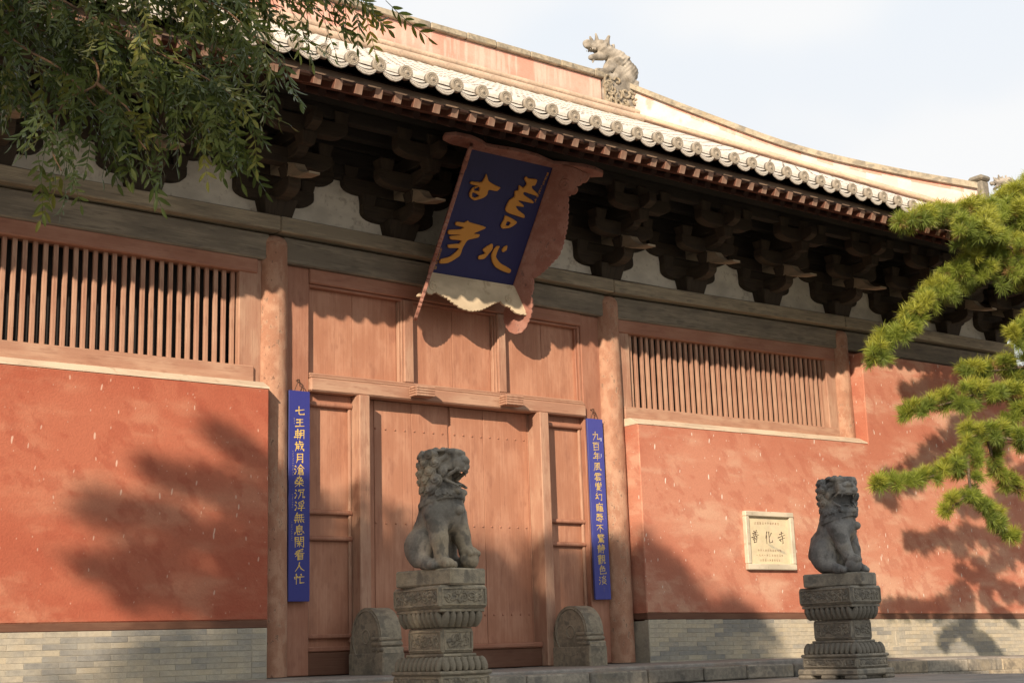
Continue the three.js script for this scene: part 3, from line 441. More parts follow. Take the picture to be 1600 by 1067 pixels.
// main ridge with plaster faces, stone coping and two rolls along its foot
{
  const ridge = part('main_ridge', box(2.9, 18.80, 11.3, 12.40, -5.16, -4.86, 0.01), M.ridge, gate);
  let x = 2.8; const r = rng(3); while (x < 18.85) { const w = Math.min(18.86 - x, 0.55 + 0.4 * r()); part('coping_stone', box(x + 0.004, x + w - 0.004, 12.40 + 0.01 * r(), 12.53 + 0.03 * r(), -5.25, -4.77, 0.02), M.cap, ridge); x += w; }
  for (const [y, z, rr] of [[11.80, -4.79, 0.075], [11.62, -4.69, 0.09]]) part('ridge_roll', uvBox(cyl(rr, rr, 17.0, 12).rotateZ(Math.PI / 2).translate(11.32, y, z).toNonIndexed(), true), M.ridgeRoll, ridge);
  // hip ridge running down to the corner, hollow curve
  const top = [[19.75, 12.50, -5.0], [20.92, 11.68, -3.88], [22.36, 10.71, -2.44], [23.76, 10.04, -1.04], [24.9, 9.59, 0.1]].map((p) => V(...p)), tc = new THREE.CatmullRomCurve3(top), N = 24, th = 0.17, side = V(1, 0, -1).normalize();
  const wallPos = [], capPos = [], Q = (P, a, b, c, d) => P.push(...a.toArray(), ...b.toArray(), ...c.toArray(), ...a.toArray(), ...c.toArray(), ...d.toArray());
  const at = (i, o, dy, foot) => { const p = tc.getPoint(i / N); return V(p.x, foot ? roofY(EZ - p.z) - 0.15 : p.y + dy, p.z).addScaledVector(side, o); };
  for (let i = 0; i < N; i++) {
    for (const s of [-th, th]) Q(wallPos, at(i, s, -0.13, true), at(i + 1, s, -0.13, true), at(i + 1, s, -0.13), at(i, s, -0.13));
    for (const s of [-th - 0.09, th + 0.09]) Q(capPos, at(i, s, -0.14), at(i + 1, s, -0.14), at(i + 1, s, -0.01), at(i, s, -0.01)); Q(capPos, at(i, -th - 0.09, -0.01), at(i + 1, -th - 0.09, -0.01), at(i + 1, th + 0.09, 0), at(i, th + 0.09, 0)); Q(capPos, at(i, -th - 0.09, -0.14), at(i + 1, -th - 0.09, -0.14), at(i + 1, th + 0.09, -0.141), at(i, th + 0.09, -0.141));
  }
  Q(wallPos, at(N, -th, 0, true), at(N, th, 0, true), at(N, th, -0.13), at(N, -th, -0.13)); Q(wallPos, at(0, -th, 0, true), at(0, th, 0, true), at(0, th, -0.13), at(0, -th, -0.13)); Q(capPos, at(N, -th - 0.09, -0.14), at(N, th + 0.09, -0.14), at(N, th + 0.09, 0), at(N, -th - 0.09, 0)); Q(capPos, at(0, -th - 0.09, -0.14), at(0, th + 0.09, -0.14), at(0, th + 0.09, 0), at(0, -th - 0.09, 0));
  const mk = (P) => { const g = new THREE.BufferGeometry(); g.setAttribute('position', new THREE.Float32BufferAttribute(P, 3)); g.computeVertexNormals(); return uvBox(g); };
  const hr = part('hip_ridge', mk(wallPos), M.hip, gate); part('coping_stone', mk(capPos), M.cap, hr);
  const foot = []; for (let i = 0; i <= N; i += 3) { const p = at(i, -th - 0.05, 0, true); p.y += 0.24; foot.push(p); } part('ridge_roll', uvBox(tube(foot, 0.06, 24, 8).toNonIndexed()), M.ridgeRoll, hr);
  // remains of red plaster under the coping, and the block that ends the ridge
  { let i = 1; while (i < N - 1) { const red = [], n = 1 + Math.floor(r() * 3), h0 = 0.04 + 0.07 * r(); for (let k = i; k < Math.min(N, i + n); k++) Q(red, at(k, -th - 0.004, -0.15 - h0 * (0.7 + 0.3 * r())), at(k + 1, -th - 0.004, -0.15 - h0 * (0.7 + 0.3 * r())), at(k + 1, -th - 0.004, -0.138), at(k, -th - 0.004, -0.138)); part('old_plaster', mk(red), M.ridge, hr); i += n + (r() < 0.6 ? 1 : 0); } }
  part('end_block', [box(24.86, 25.12, 8.7, 9.66, 0.02, 0.30, 0.03), box(24.82, 25.16, 9.66, 9.78, -0.02, 0.34, 0.04)], M.stoneDark, hr);
  // lower hip beyond the ornament
  const low = []; for (let i = 0; i <= 8; i++) { const t = i / 8, xx = mix(25.2, 28.1, t); low.push(V(xx, roofY(EZ - (xx - 24.8)) + 0.12 + 0.3 * t * t, xx - 24.8)); } part('lower_hip', uvBox(tube(low, 0.2, 16, 8).toNonIndexed()), M.cap, hr);
  const lh = []; for (let i = 0; i <= 8; i++) { const t = i / 8, zz = mix(-5, 3.2, t); lh.push(V(-2.08 - (zz + 5) + 5, roofY(EZ - zz) + 0.3, zz)); } part('left_hip', uvBox(tube(lh.map((p) => V(2.92 - (p.z + 5), p.y, p.z)), 0.3, 16, 8).toNonIndexed()), M.cap, roof);
}

// ------------------------------------------------------------------ writing: brush strokes on a 10 x 10 grid, "x,y x,y / ..."
const GLYPH = {
  七: '1,5 9,4/4,1 4,8 5,9 9,9 9,8', 王: '2,2 8,2/2,5 8,5/1,9 9,9/5,2 5,9',
  朝: '1,2 5,2/3,0 3,10/1,4 5,4 5,6 1,6 1,4/0,8 5,8/6,1 6,7 5,10/6,1 9,1 9,10/6,4 9,4/6,6 9,6', 歲: '5,0 5,2/5,1 8,1/2,1 2,3/1,3 9,3/2,3 2,7 1,10/3,5 5,5/4,5 4,9/3,7 5,7/6,3 7,7 9,10 9,8/8,5 6,9/8,3 8.5,4',
  月: '3,1 3,7 2,10/3,1 8,1 8,10 7,9/3,4 8,4/3,6.5 8,6.5', 滄: '1,1 2,2/0.5,4 1.5,5/0.5,9 2,6/6,0 3,4/6,0 9.5,4/5,3.5 7.5,3.5/4.5,5 8,5 8,6.5 4.5,6.5/4.5,5 4.5,7 3.5,10/5,8 8.5,8 8.5,10 5,10 5,8',
  桑: '5,0 3,3/3,1 7,1 5,3/2,3 4,5/1,5 3,4/6,4 8,3 7,5/6,3 9,5/1,6.5 9,6.5/5,5 5,10/5,6.5 1,10/5,6.5 9,9.5', 沉: '1,1 2,2/0.5,4 1.5,5/0.5,9 2,6/4,2 4,1 9,1 8.5,2.5/5.5,3 5.5,6 3.5,10/5.5,3.5 8,3.5 8,9 9.5,9 9.5,8',
  浮: '1,1 2,2/0.5,4 1.5,5/0.5,9 2,6/8,0 4,1.5/4,2.5 4.5,4/6,2.5 6.2,3.8/8.5,2 7.5,4/4.5,5 8,5 6.5,6.5/6.5,6.5 6.5,10 5.5,9.5/3.5,7.5 9.5,7.5', 無: '3,0 1,3/2,2 9,2/1,4.5 9.5,4.5/0.5,7 9.5,7/3,2 3,7/5,2 5,7/7,2 7,7/1.5,8.5 1,10/4,8.5 4.3,10/6.3,8.5 6.7,10/8.5,8.5 9.5,10',
  息: '5,0 4,1/2.5,1.5 2.5,6/2.5,1.5 7.5,1.5 7.5,6/2.5,3 7.5,3/2.5,4.5 7.5,4.5/2.5,6 7.5,6/1,7.5 0.5,9.5/3,7 3.5,9.5 7,9.5 7.5,8.5/5,7 5.5,8/8.5,7 9.5,8.5', 閑: '1,0 1,10/1,0 4,0 4,4 1,4/1,2 4,2/6,0 9,0 9,10 8,9.5/6,0 6,4 9,4/6,2 9,2/3,6 7,6/5,4.5 5,10/5,6 3,9/5,6 7,9',
  看: '8,0 3,1/2,2.2 8,2.2/1,4 9.5,4/5,1 4,4 1,7/3.5,5.5 3.5,10/3.5,5.5 8,5.5 8,10/3.5,7 8,7/3.5,8.5 8,8.5/3.5,10 8,10', 人: '5,1 4,5 1,9.5/4.7,3.5 6.5,7 9.5,9.5',
  忙: '2,0 2,10/0.5,3 0.8,5/3,2.5 3.7,4/6.5,0.5 7,2/4.5,3 9.5,3/5.5,3 5.5,9 9.5,9', 九: '4,0 3.8,5 1,10/1,3 7,3 6.8,9 9.5,9 9.5,7.5', 百: '1,1 9,1/5,1 4,3/2,3 2,10/2,3 8,3 8,10/2,6.3 8,6.3/2,9.5 8,9.5',
  年: '3,0 1,3/2.5,2 8.5,2/3,4.5 8.5,4.5/3,4.5 3,7/0.5,7 9.5,7/5.5,2 5.5,10', 風: '2,1 2,6 0.5,10/2,1 8,1 8,8 9.8,10 9.8,8.5/6.5,2 3.5,3/3.5,4 6.5,4 6.5,6.3 3.5,6.3 3.5,4/5,2.5 5,8.5/3.2,8.7 6.5,8.2',
  雲: '2,1 8,1/1,2.5 9,2.5 8.8,4/1,2.5 0.7,4/5,1 5,5/3,3.5 4,3.7/6.3,3.5 7.3,3.7/3,4.6 4,4.8/2.5,6 7.5,6/1,7.5 9,7.5/5,7.5 2.5,9.7 8,9.3/7,8.3 8.7,10', 變: '5,0 5,1/3.5,1.2 6.7,1.2/3.7,2.4 6.5,2.4/3.7,3.5 6.5,3.5/3.7,4.5 6.5,4.5 6.5,5.5 3.7,5.5 3.7,4.5/2,0 1,2 2.2,2.2 1,4/1.7,3 1.7,5.5/8.3,0 7.4,2 8.8,2.2 7.5,4/8.3,3 8.3,5.5/4,6 2,8/3.5,7 7,7 2,10/3.5,7.5 8.5,10',
  幻: '3,0 1.5,2.5 3.8,2.8 1,6.5 4.5,6/3.5,5 5,7.5/5.5,2 9,2 8.7,9 7.3,8.5', 寵: '5,0 5,1/1.2,2.5 1.2,1.3 9,1.3 8.7,2.5/3,2.5 4,3/1.2,4 5,4/2,4 2.5,5/4.2,4 3.7,5/1.5,5.5 1.5,10/1.5,5.5 4.5,5.5 4.5,10/1.5,7 4.5,7/1.5,8.5 4.5,8.5/6,3 6,5 9,5/6,4 9,3.5/6,6 9,6 9,7.3 6,7.3/6,7.3 6,9.7 9.5,9.7 9.5,8.7/6,8.4 9,8.4',
  辱: '1.5,0.5 9,0.5/1.5,0.5 1.5,4 0.5,6.5/3,1.8 8,1.8/2,3.2 9,3.2/4,3.2 4,6/4,6 5.5,5.2/6,3.2 9,6/8.3,3.8 6.5,5/1,7.3 9.5,7.3/6.5,6.3 6.5,10 5.3,9.5/3.2,8 4.2,9', 不: '1,1.5 9,1.5/5.5,1.5 1,7/5,3.5 5,10/6.2,4.2 9,7',
  驚: '1,1 5,1/2,0 2,1.8/4,0 4,1.8/1.5,2 1,3.5/1.5,2 5,2 4.7,4/2,3 3.5,3 3.5,4 2,4 2,3/6.5,0 5.7,2/6.2,1.2 9.5,1.2/8.5,1.2 5.5,4.5/6.5,2 9.5,4.5/3,5 3,8/3,5 8,5/3,6 7.7,6/3,7 7.7,7/5.5,5 5.5,8/3,8 8.5,8 8.3,10 7.3,9.7/2,9 1.5,10/4,9 4.2,10/5.5,9 5.8,10/7,8.8 7.2,9.6',
  靜: '0.5,1.2 4.5,1.2/0.8,2.5 4.3,2.5/0.2,3.8 4.8,3.8/2.5,0 2.5,3.8/1,5 1,10/1,5 4.2,5 4.2,10/1,6.6 4.2,6.6/1,8.2 4.2,8.2/6.5,0 5.5,2.3/6.3,1.2 8.5,1.2 7.5,2.8/5.5,3 8.8,3 8.8,6.3/5,4.7 9.8,4.7/5.5,6.3 8.8,6.3/7.2,3 7.2,10 6.2,9.5',
  觀: '0.5,1 5,1/2,0 2,2/3.7,0 3.7,2/1,2.7 2.2,2.7 2.2,3.8 1,3.8 1,2.7/3.2,2.7 4.6,2.7 4.6,3.8 3.2,3.8 3.2,2.7/1.8,4.5 0.5,6.5/1.3,5.7 1.3,10/1.3,5.7 5,5.7/3,4.6 3,10/1.3,7 4.7,7/1.3,8.4 4.7,8.4/1.3,10 5,10/6,0.7 6,6.5/6,0.7 9,0.7 9,6.5 6,6.5/6,2.6 9,2.6/6,4.6 9,4.6/6.8,6.5 5.3,10/8.2,6.5 8.2,9.7 9.8,9.7 9.8,8.6',
  色: '4,0 1.5,3.5/3,1.5 7,1.5 5.5,3.5/2,3.5 8,3.5 8,6.3 2,6.3/2,3.5 2,9.7 9.5,9.7 9.5,8/5,3.5 5,6.3', 淡: '1,1 2,2/0.5,4 1.5,5/0.5,9 2,6/6.3,0 6.2,2.5 3.7,5/4.3,1.3 4.7,2.5/8.5,1 7.6,2.3/6.4,2.8 9,4.6/6.3,5.2 6.2,7.5 3.5,10/4.2,6.3 4.7,7.5/8.6,6 7.6,7.4/6.4,7.8 9.5,10',
  善: '3.5,0 4.3,1.2/6.5,0 5.7,1.2/2,1.7 8,1.7/2.5,3 7.5,3/5,1.2 5,4.4/0.5,4.8 9.5,4/3.3,5 3.9,6/6.7,5 6,6/2,6.2 8,6.2/3,7.3 3.4,9.6/3,7.3 6.5,7.3 6,9.6/3.3,9.4 6,9.4', 化: '3,0 1,5/2.2,3 2.2,10/8.5,2 5.5,5.5/5.5,0.5 5.5,8.5 6,9.7 9.5,9.5 9.5,8', 寺: '2.5,1.5 7.5,1.1/5,0 5,3.3/0.5,4 9.5,3/2,6 9,5.5/6,4.3 6.3,9.5 5.3,9.9/3,6.8 4.3,8',
  全: '5,0 1,4/5,0 9,4/3,5 7,5/3,7 7,7/1,9.5 9,9.5/5,5 5,9.5', 国: '1,1 9,1 9,10 1,10 1,1/3,3 7,3/3,5.5 7,5.5/3,8 7,8/5,3 5,8', 重: '2,1 8,1/1,2.5 9,2.5/2.5,4 7.5,4 7.5,6.5 2.5,6.5 2.5,4/5,1 5,10/2,8 8,8/1,10 9,10', 点: '5,0 5,3/5,1.5 8,1.5/2.5,3 7.5,3 7.5,6.5 2.5,6.5 2.5,3/1.5,8 1,10/4,8 4,10/6,8 6.5,10/8.5,8 9,10',
  文: '5,0 5,1.5/1,2.5 9,2.5/7,2.5 2,10/3,2.5 9,10', 物: '2.5,0 2.5,10/1,2 4.5,2/0.5,6 4.5,5/6,0 5,3/5.5,2 9.5,2 8.5,10/7,2 5,8', 保: '3,0 1,4/2,3 2,10/4,1 8.5,1 8.5,4 4,4 4,1/3.5,6 9.5,6/6.3,4 6.3,10/6,6.5 3.5,9/6.5,6.5 9.5,9', 护: '2.5,0 2.5,10/0.5,2.5 4.5,2.5/0.5,6.5 4.5,5/7,0 7,2/5.5,2.5 9,2.5 9,5.5 5.5,5.5/5.5,2.5 5,10',
  单: '3,0 4,1.5/7,0 6,1.5/2,2 8,2 8,6 2,6 2,2/2,4 8,4/5,2 5,10/0.5,8 9.5,8', 位: '3,0 1,4/2,3 2,10/6.5,0 6.5,2/4,2.7 9.5,2.7/5,4 5.5,8/8.3,4 7.5,9/4,9.5 9.8,9.5', 中: '1.5,2.5 8.5,2.5 8.5,6.5 1.5,6.5 1.5,2.5/5,0 5,10', 华: '3,0 1,3/2.2,2 2.2,5/5,0.5 5,4.5 9,4.5/8.5,1 5,3/0.5,7 9.5,7/5,5 5,10', 民: '2,1 8,1 8,4 2,4/2,1 2,9.5 4,8.5/2,6 9,6/5,4 9,10',
  共: '3,0 3,6/7,0 7,6/1,2.5 9,2.5/0.5,6 9.5,6/3,7 1,10/7,7 9,10', 和: '5,0 1,1.5/0.5,3.5 5.5,3.5/3,1 3,10/3,4 0.5,7.5/3,4 5.5,7/6.5,2.5 9.5,2.5 9.5,9 6.5,9 6.5,2.5', 务: '4,0 1,4/3,1.5 7.5,1.5 2,5/3,2 9,5/2,6 8,6 7.5,10/5,5 1.5,10', 院: '1,0.5 1,10/1,0.5 3.5,0.5 2.5,3.5 3.5,6 1,6/6.5,0 6.5,1/4,3 4,1.5 9.5,1.5 9.5,3/5,3.7 8.5,3.7/4,5.7 9.5,5.7/6,5.7 4,10/7.5,5.7 7.5,9.5 9.7,9.5',
  一: '1,5 9,5', 六: '5,0 5,2/1,3.5 9,3.5/3.5,5 1,10/6.5,5 9,10', 三: '2,1 8,1/2.5,5 7.5,5/1,9 9,9', 四: '1,1.5 9,1.5 9,9 1,9 1,1.5/3.7,1.5 3,6/6.3,1.5 6.3,5.5 8.5,5.5', 日: '2,1 8,1 8,9.5 2,9.5 2,1/2,5 8,5', 公: '4,0 1,5/6,0 9,5/5,5 3,9 8,8.7/7,6.5 9,10', 布: '4,0 1,6/0.5,2.5 9.5,2.5/2.5,5 2.5,9.5/2.5,5 8,5 8,9/5,3.5 5,10',
  山: '5,0.5 5,9/1,4 1,9 9,9/9,4 9,9', 西: '1,1.5 9,1.5/1.5,3.5 8.5,3.5 8.5,9.5 1.5,9.5 1.5,3.5/4,1.5 4,6/6,1.5 6,6', 省: '5,0 5,3/3,1 2,3/7,1 8.5,3/7,2.5 1.5,5/3,4.5 8,4.5 8,10 3,10 3,4.5/3,6.3 8,6.3/3,8.2 8,8.2', 委: '7,0 2,1/1,2.5 9,2.5/5,1 5,4.5/5,2.5 1,5/5,2.5 9,5/1,7 9,7/4,5 3,8 8,10/7,7 2,10', 员: '3,0.5 7,0.5 7,2.5 3,2.5 3,0.5/2,4 8,4 8,7.5/2,4 2,7.5/5,5 4.5,8 1,10/6,8 9,10', 会: '5,0 1,4/5,0 9,4/3,4 7,4/1.5,6 8.5,6/4.5,6 3,9.5 8,9/7,7.5 8.5,10', 立: '5,0 5,2/2,3 8,3/3.5,4.5 4,8.5/7,4.5 6,8.5/1,9.5 9,9.5',
};
function brush(ctx, ch, x, y, w, h, weight, slant = 0) {                // draws one character, strokes swelling where the brush lands
  for (const st of (GLYPH[ch] ?? '').split('/')) {
    const p = st.split(' ').map((q) => q.split(',').map(Number)).map(([a, b]) => [x + a / 10 * w, y + (b - slant * (a - 5)) / 10 * h]);
    for (let i = 0; i + 1 < p.length; i++) { const n = Math.ceil(Math.hypot(p[i + 1][0] - p[i][0], p[i + 1][1] - p[i][1]) / (weight * 0.25)); for (let k = 0; k <= n; k++) { const t = k / n, last = i + 2 === p.length; let q = weight * (1 - 0.25 * Math.sin(Math.PI * t)); if (last) q *= 1.1 - 0.55 * t * t; if (i === 0) q *= 1 + 0.25 * Math.exp(-t * 6); ctx.beginPath(); ctx.ellipse(mix(p[i][0], p[i + 1][0], t), mix(p[i][1], p[i + 1][1], t), q * 0.5, q * 0.42, -0.5, 0, Math.PI * 2); ctx.fill(); } }
  }
}
function canvasTex(w, h, draw) { const c = document.createElement('canvas'); c.width = w; c.height = h; draw(c.getContext('2d'), w, h); const t = new THREE.CanvasTexture(c); t.colorSpace = THREE.SRGBColorSpace; t.anisotropy = 8; return t; }

// ---- hanging couplet boards
function couplet(text, small, label, x, z, seed, fade) {
  const t = thing('couplet_board', label, 'couplet board', [x, 0.95, z], 0, 'blue couplet boards beside the door'), W = 0.315, H = 2.79;
  part('board', box(-W / 2, W / 2, 0, H, -0.028, 0.012, 0.006), mat(null, { color: [0.035, 0.045, 0.20], roughness: 0.6 }), t);
  const tex = canvasTex(256, 2048, (c, w, h) => {
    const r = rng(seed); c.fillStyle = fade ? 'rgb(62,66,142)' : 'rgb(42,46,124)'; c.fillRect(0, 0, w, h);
    for (let k = 0; k < 420; k++) { const v = r(); c.fillStyle = v < 0.55 ? `rgba(28,32,105,${0.05 + 0.1 * r()})` : `rgba(120,125,185,${(fade ? 0.10 : 0.05) * r()})`; c.fillRect(r() * w, r() * h - 80, 1 + r() * 4, 60 + r() * 260); }
    for (let k = 0; k < 60; k++) { c.fillStyle = `rgba(20,22,70,${0.3 * r()})`; c.fillRect(r() * w, r() * h, 1, 100 + 200 * r()); }
    c.fillStyle = fade ? 'rgb(196,168,92)' : 'rgb(214,180,84)';
    const n = text.length, top = 150, pitch = (h - 290) / n;
    [...text].forEach((ch, i) => brush(c, ch, w * 0.27 + (r() - 0.5) * 8, top + i * pitch, w * 0.5, pitch * 0.80, 12.5, 0.10));
    c.fillStyle = fade ? 'rgba(170,140,80,0.75)' : 'rgba(205,180,110,0.8)'; for (const [sx, y0, y1] of small) for (let y = y0 * h; y < y1 * h; y += 17) for (let k = 0; k < 3; k++) c.fillRect(sx * w + r() * 9, y + r() * 12, 3 + r() * 7, 2.5);
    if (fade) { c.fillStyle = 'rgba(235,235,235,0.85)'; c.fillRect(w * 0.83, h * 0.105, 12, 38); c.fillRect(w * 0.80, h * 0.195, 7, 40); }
  });
  const m = new THREE.MeshStandardMaterial({ map: tex, roughness: 0.62, bumpMap: null }); part('inscription', new THREE.PlaneGeometry(W - 0.006, H - 0.006).translate(0, H / 2, 0.0145), m, t);
  const g = [uvBox(tube([[-0.07, H - 0.01, 0], [-0.05, H + 0.06, 0.01], [0, H + 0.13, 0], [0.05, H + 0.06, 0.01], [0.07, H - 0.01, 0]], 0.006, 20, 5).toNonIndexed()), uvBox(new THREE.TorusGeometry(0.022, 0.006, 5, 14).translate(0, H + 0.14, -0.02).toNonIndexed()), uvBox(tube([[0, H + 0.15, 0.01], [0, H + 0.16, -0.08]], 0.008, 4, 5).toNonIndexed())];
  part('hook', g, M.iron, t); return t;
}
couplet('七王朝歲月滄桑沉浮無息閑看人忙', [[0.16, 0.29, 0.41], [0.14, 0.5, 0.56], [0.12, 0.63, 0.72], [0.22, 0.13, 0.16]], 'deep blue couplet board with gold characters hanging left of the door beside the left column', 8.715, 0.115, 41, false);
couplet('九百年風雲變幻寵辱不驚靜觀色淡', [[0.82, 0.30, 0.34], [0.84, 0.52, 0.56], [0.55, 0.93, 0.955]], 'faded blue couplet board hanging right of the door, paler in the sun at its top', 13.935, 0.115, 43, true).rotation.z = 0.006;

// ---- name board under the eaves: local x along the board, y up the board, z out of its face
{
  const t = thing('name_board', 'tilted dark blue board with raised gold characters in a scalloped frame under the eaves', 'name board', [10.67, 5.60, 0.42]);
  const tiltAx = Math.atan2(1.08, 1.58); t.rotation.x = tiltAx;
  const W = 1.50, H = 1.91, blue = mat(null, { color: [0.022, 0.024, 0.085], roughness: 0.55 });
  const back = part('board', box(-0.01, W + 0.01, -0.01, H + 0.01, -0.05, 0.0, 0.005), mat(null, { color: [0.02, 0.022, 0.07], roughness: 0.6 }), t);
  const face = canvasTex(768, 1024, (c, w, h) => {
    const r = rng(61); c.fillStyle = 'rgb(33,34,82)'; c.fillRect(0, 0, w, h);
    for (let k = 0; k < 900; k++) { c.fillStyle = r() < 0.6 ? `rgba(18,18,52,${0.10 * r()})` : `rgba(80,84,150,${0.07 * r()})`; c.fillRect(r() * w, r() * h - 60, 1 + r() * 6, 40 + r() * 220); }
    c.fillStyle = 'rgb(176,120,44)'; for (let k = 0; k < 7; k++) brush(c, '重民公三化中文'[k], w * 0.965 - k * 5 - 14, h * (0.06 + k * 0.037), 22, 30, 5, 0);
    for (let k = 0; k < 4; k++) brush(c, '立會会王'[k] in GLYPH ? '立会会王'[k] : '立', w * 0.022, h * (0.80 + k * 0.034), 24, 30, 5, 0);
    c.fillStyle = 'rgb(170,130,60)'; c.fillRect(w * 0.022, h * 0.945, 24, 26); c.fillStyle = 'rgb(40,42,98)'; for (let k = 0; k < 3; k++) c.fillRect(w * 0.022 + 4, h * 0.945 + 4 + k * 7, 16, 3);
  });
  part('lettered_face', new THREE.PlaneGeometry(W, H).translate(W / 2, H / 2, 0.004), new THREE.MeshStandardMaterial({ map: face, roughness: 0.55 }), t);
  const rd = (s) => s.split(' ').map((q) => q.split(',').map(Number));
  const soft = (pts) => new THREE.CatmullRomCurve3(pts.map((p) => V(p[0], p[1], 0)), true, 'catmullrom', 0.35).getPoints(pts.length * 4).slice(0, -1).map((p) => [p.x, p.y]);
  const raise = (s, holes = []) => uvBox(extrude(soft(rd(s)).reverse(), 0.036, 0.009, holes.map((h) => soft(rd(h)))).translate(0, 0, 0.020));
  part('character', [raise('0.39,1.58 0.46,1.49 0.59,1.45 0.69,1.43 0.65,1.37 0.51,1.36 0.51,1.29 0.46,1.23 0.33,1.17 0.24,1.20 0.21,1.25 0.23,1.34 0.31,1.38 0.18,1.39 0.18,1.43 0.35,1.45 0.38,1.53', ['0.26,1.28 0.38,1.25 0.33,1.21 0.27,1.22', '0.28,1.365 0.34,1.372 0.35,1.32 0.27,1.31'])], M.gold, t);
  part('character', [raise('0.33,0.86 0.37,0.84 0.67,0.81 0.50,0.69 0.60,0.69 0.59,0.64 0.44,0.58 0.41,0.52 0.39,0.44 0.38,0.32 0.23,0.19 0.09,0.16 0.09,0.22 0.22,0.28 0.31,0.38 0.32,0.43 0.16,0.41 0.13,0.45 0.23,0.48 0.31,0.50 0.32,0.55 0.15,0.54 0.12,0.58 0.28,0.63 0.08,0.61 0.07,0.67 0.25,0.71 0.29,0.75 0.15,0.76 0.15,0.81 0.28,0.82')], M.gold, t);
  part('character', [raise('1.07,1.67 1.12,1.65 1.27,1.66 1.27,1.57 1.22,1.55 1.25,1.51 1.36,1.46 1.37,1.42 1.13,1.44 1.13,1.40 1.32,1.34 1.33,1.30 1.07,1.30 1.18,1.25 1.19,1.22 1.06,1.21 1.12,1.16 1.25,1.11 1.27,1.06 1.12,1.07 0.95,1.09 0.90,1.13 0.90,1.21 0.92,1.28 0.98,1.34 0.96,1.42 1.01,1.45 1.00,1.52 1.08,1.50 1.12,1.56 1.05,1.63'), raise('0.94,1.04 1.17,0.98 1.09,0.88 0.96,0.84 0.91,0.88 0.93,0.97', ['1.00,0.96 1.06,0.95 1.05,0.90 0.99,0.90'])], M.gold, t);
  part('character', [raise('0.88,0.58 0.90,0.51 0.85,0.40 0.81,0.34 0.72,0.32 0.71,0.37 0.80,0.42 0.74,0.47 0.80,0.54 0.85,0.58'), raise('1.01,0.57 1.00,0.48 1.01,0.40 1.12,0.32 1.34,0.25 1.33,0.19 1.17,0.21 1.05,0.25 0.97,0.32 0.92,0.41 0.93,0.51 0.96,0.56'), raise('1.14,0.60 1.15,0.53 1.10,0.49 1.07,0.52 1.09,0.57')], M.gold, t);
  // flared frame boards: outline in (out from the board edge, along it)
  const scallop = (pts, closed, amp = 0.016, step = 0.085) => { const out = []; for (let i = 0; i + 1 < pts.length; i++) { const a = pts[i], b = pts[i + 1], L = Math.hypot(b[0] - a[0], b[1] - a[1]), n = Math.max(1, Math.round(L / step)), nx = (b[1] - a[1]) / L, ny = -(b[0] - a[0]) / L; for (let k = 0; k < n; k++) for (let m = 0; m < 4; m++) { const t = (k + m / 4) / n, o = amp * Math.sin(Math.PI * m / 4) * closed; out.push([a[0] + (b[0] - a[0]) * t + nx * o, a[1] + (b[1] - a[1]) * t + ny * o]); } } out.push(pts[pts.length - 1]); return out; };
  const spiral = (cx, cy, r0, turns, dir, z) => { const p = []; for (let i = 0; i <= 36; i++) { const a = i / 36 * turns * Math.PI * 2 * dir + 1.2, r = r0 * (1 - 0.85 * i / 36); p.push(V(cx + r * Math.cos(a), cy + r * Math.sin(a), z)); } return uvBox(tube(p, 0.009, 60, 5).toNonIndexed()); };
  const wingEdge = [[0.553, 1.99], [0.575, 1.90], [0.44, 1.755], [0.475, 1.67], [0.40, 1.61], [0.36, 1.57], [0.43, 1.39], [0.50, 1.16], [0.535, 0.86], [0.525, 0.68], [0.455, 0.54], [0.40, 0.42], [0.32, 0.285], [0.255, 0.23], [0.305, 0.13], [0.325, 0.02], [0.315, -0.03], [0.385, -0.13], [0.425, -0.30], [0.42, -0.44], [0.40, -0.56], [0.34, -0.64], [0.24, -0.68], [0.14, -0.65], [0.05, -0.55], [0.0, -0.42]];
  const wingPts = [...scallop(wingEdge, -1), [0, 0], [0, 1.95], [0.3, 2.0]];
  const phi = 1.0;
  for (const s of [-1, 1]) {
    const w = part('frame_wing', uvBox(extrude(wingPts.slice().reverse(), 0.05, 0.006)), M.wing, t);
    const lines = [spiral(0.27, 1.70, 0.10, 1.7, 1, 0.027), spiral(0.20, 0.13, 0.085, 1.7, -1, 0.027)]; for (const q of lines) q.translate(0, 0, 0); part('scroll', [...lines, ...lines.map((q) => q.clone().translate(0, 0, -0.054)), uvBox(box(0.02, 0.035, 0.0, 1.95, -0.03, 0.03, 0.003))], M.wing, w);
    w.position.set(s > 0 ? W : 0, 0, 0); w.rotation.y = s > 0 ? -phi : Math.PI + phi;
  }
  const apronEdge = [[-0.2, 0.345], [-0.277, 0.40], [-0.17, 0.40], [-0.116, 0.315], [-0.04, 0.345], [0.056, 0.295], [0.124, 0.33], [0.247, 0.365], [0.349, 0.425], [0.489, 0.495], [0.653, 0.515], [0.826, 0.475], [0.985, 0.395], [1.088, 0.335], [1.208, 0.285], [1.278, 0.345], [1.392, 0.36], [1.443, 0.415], [1.536, 0.45], [1.69, 0.44]];
  const ap = [...scallop(apronEdge, -1, 0.013, 0.07).map((p) => [p[0], -p[1]]), [1.5, 0], [0, 0]];
  const a = part('frame_apron', uvBox(extrude(ap, 0.04, 0.005)), M.apron, t); a.rotation.x = -0.72; a.position.z = 0.01;
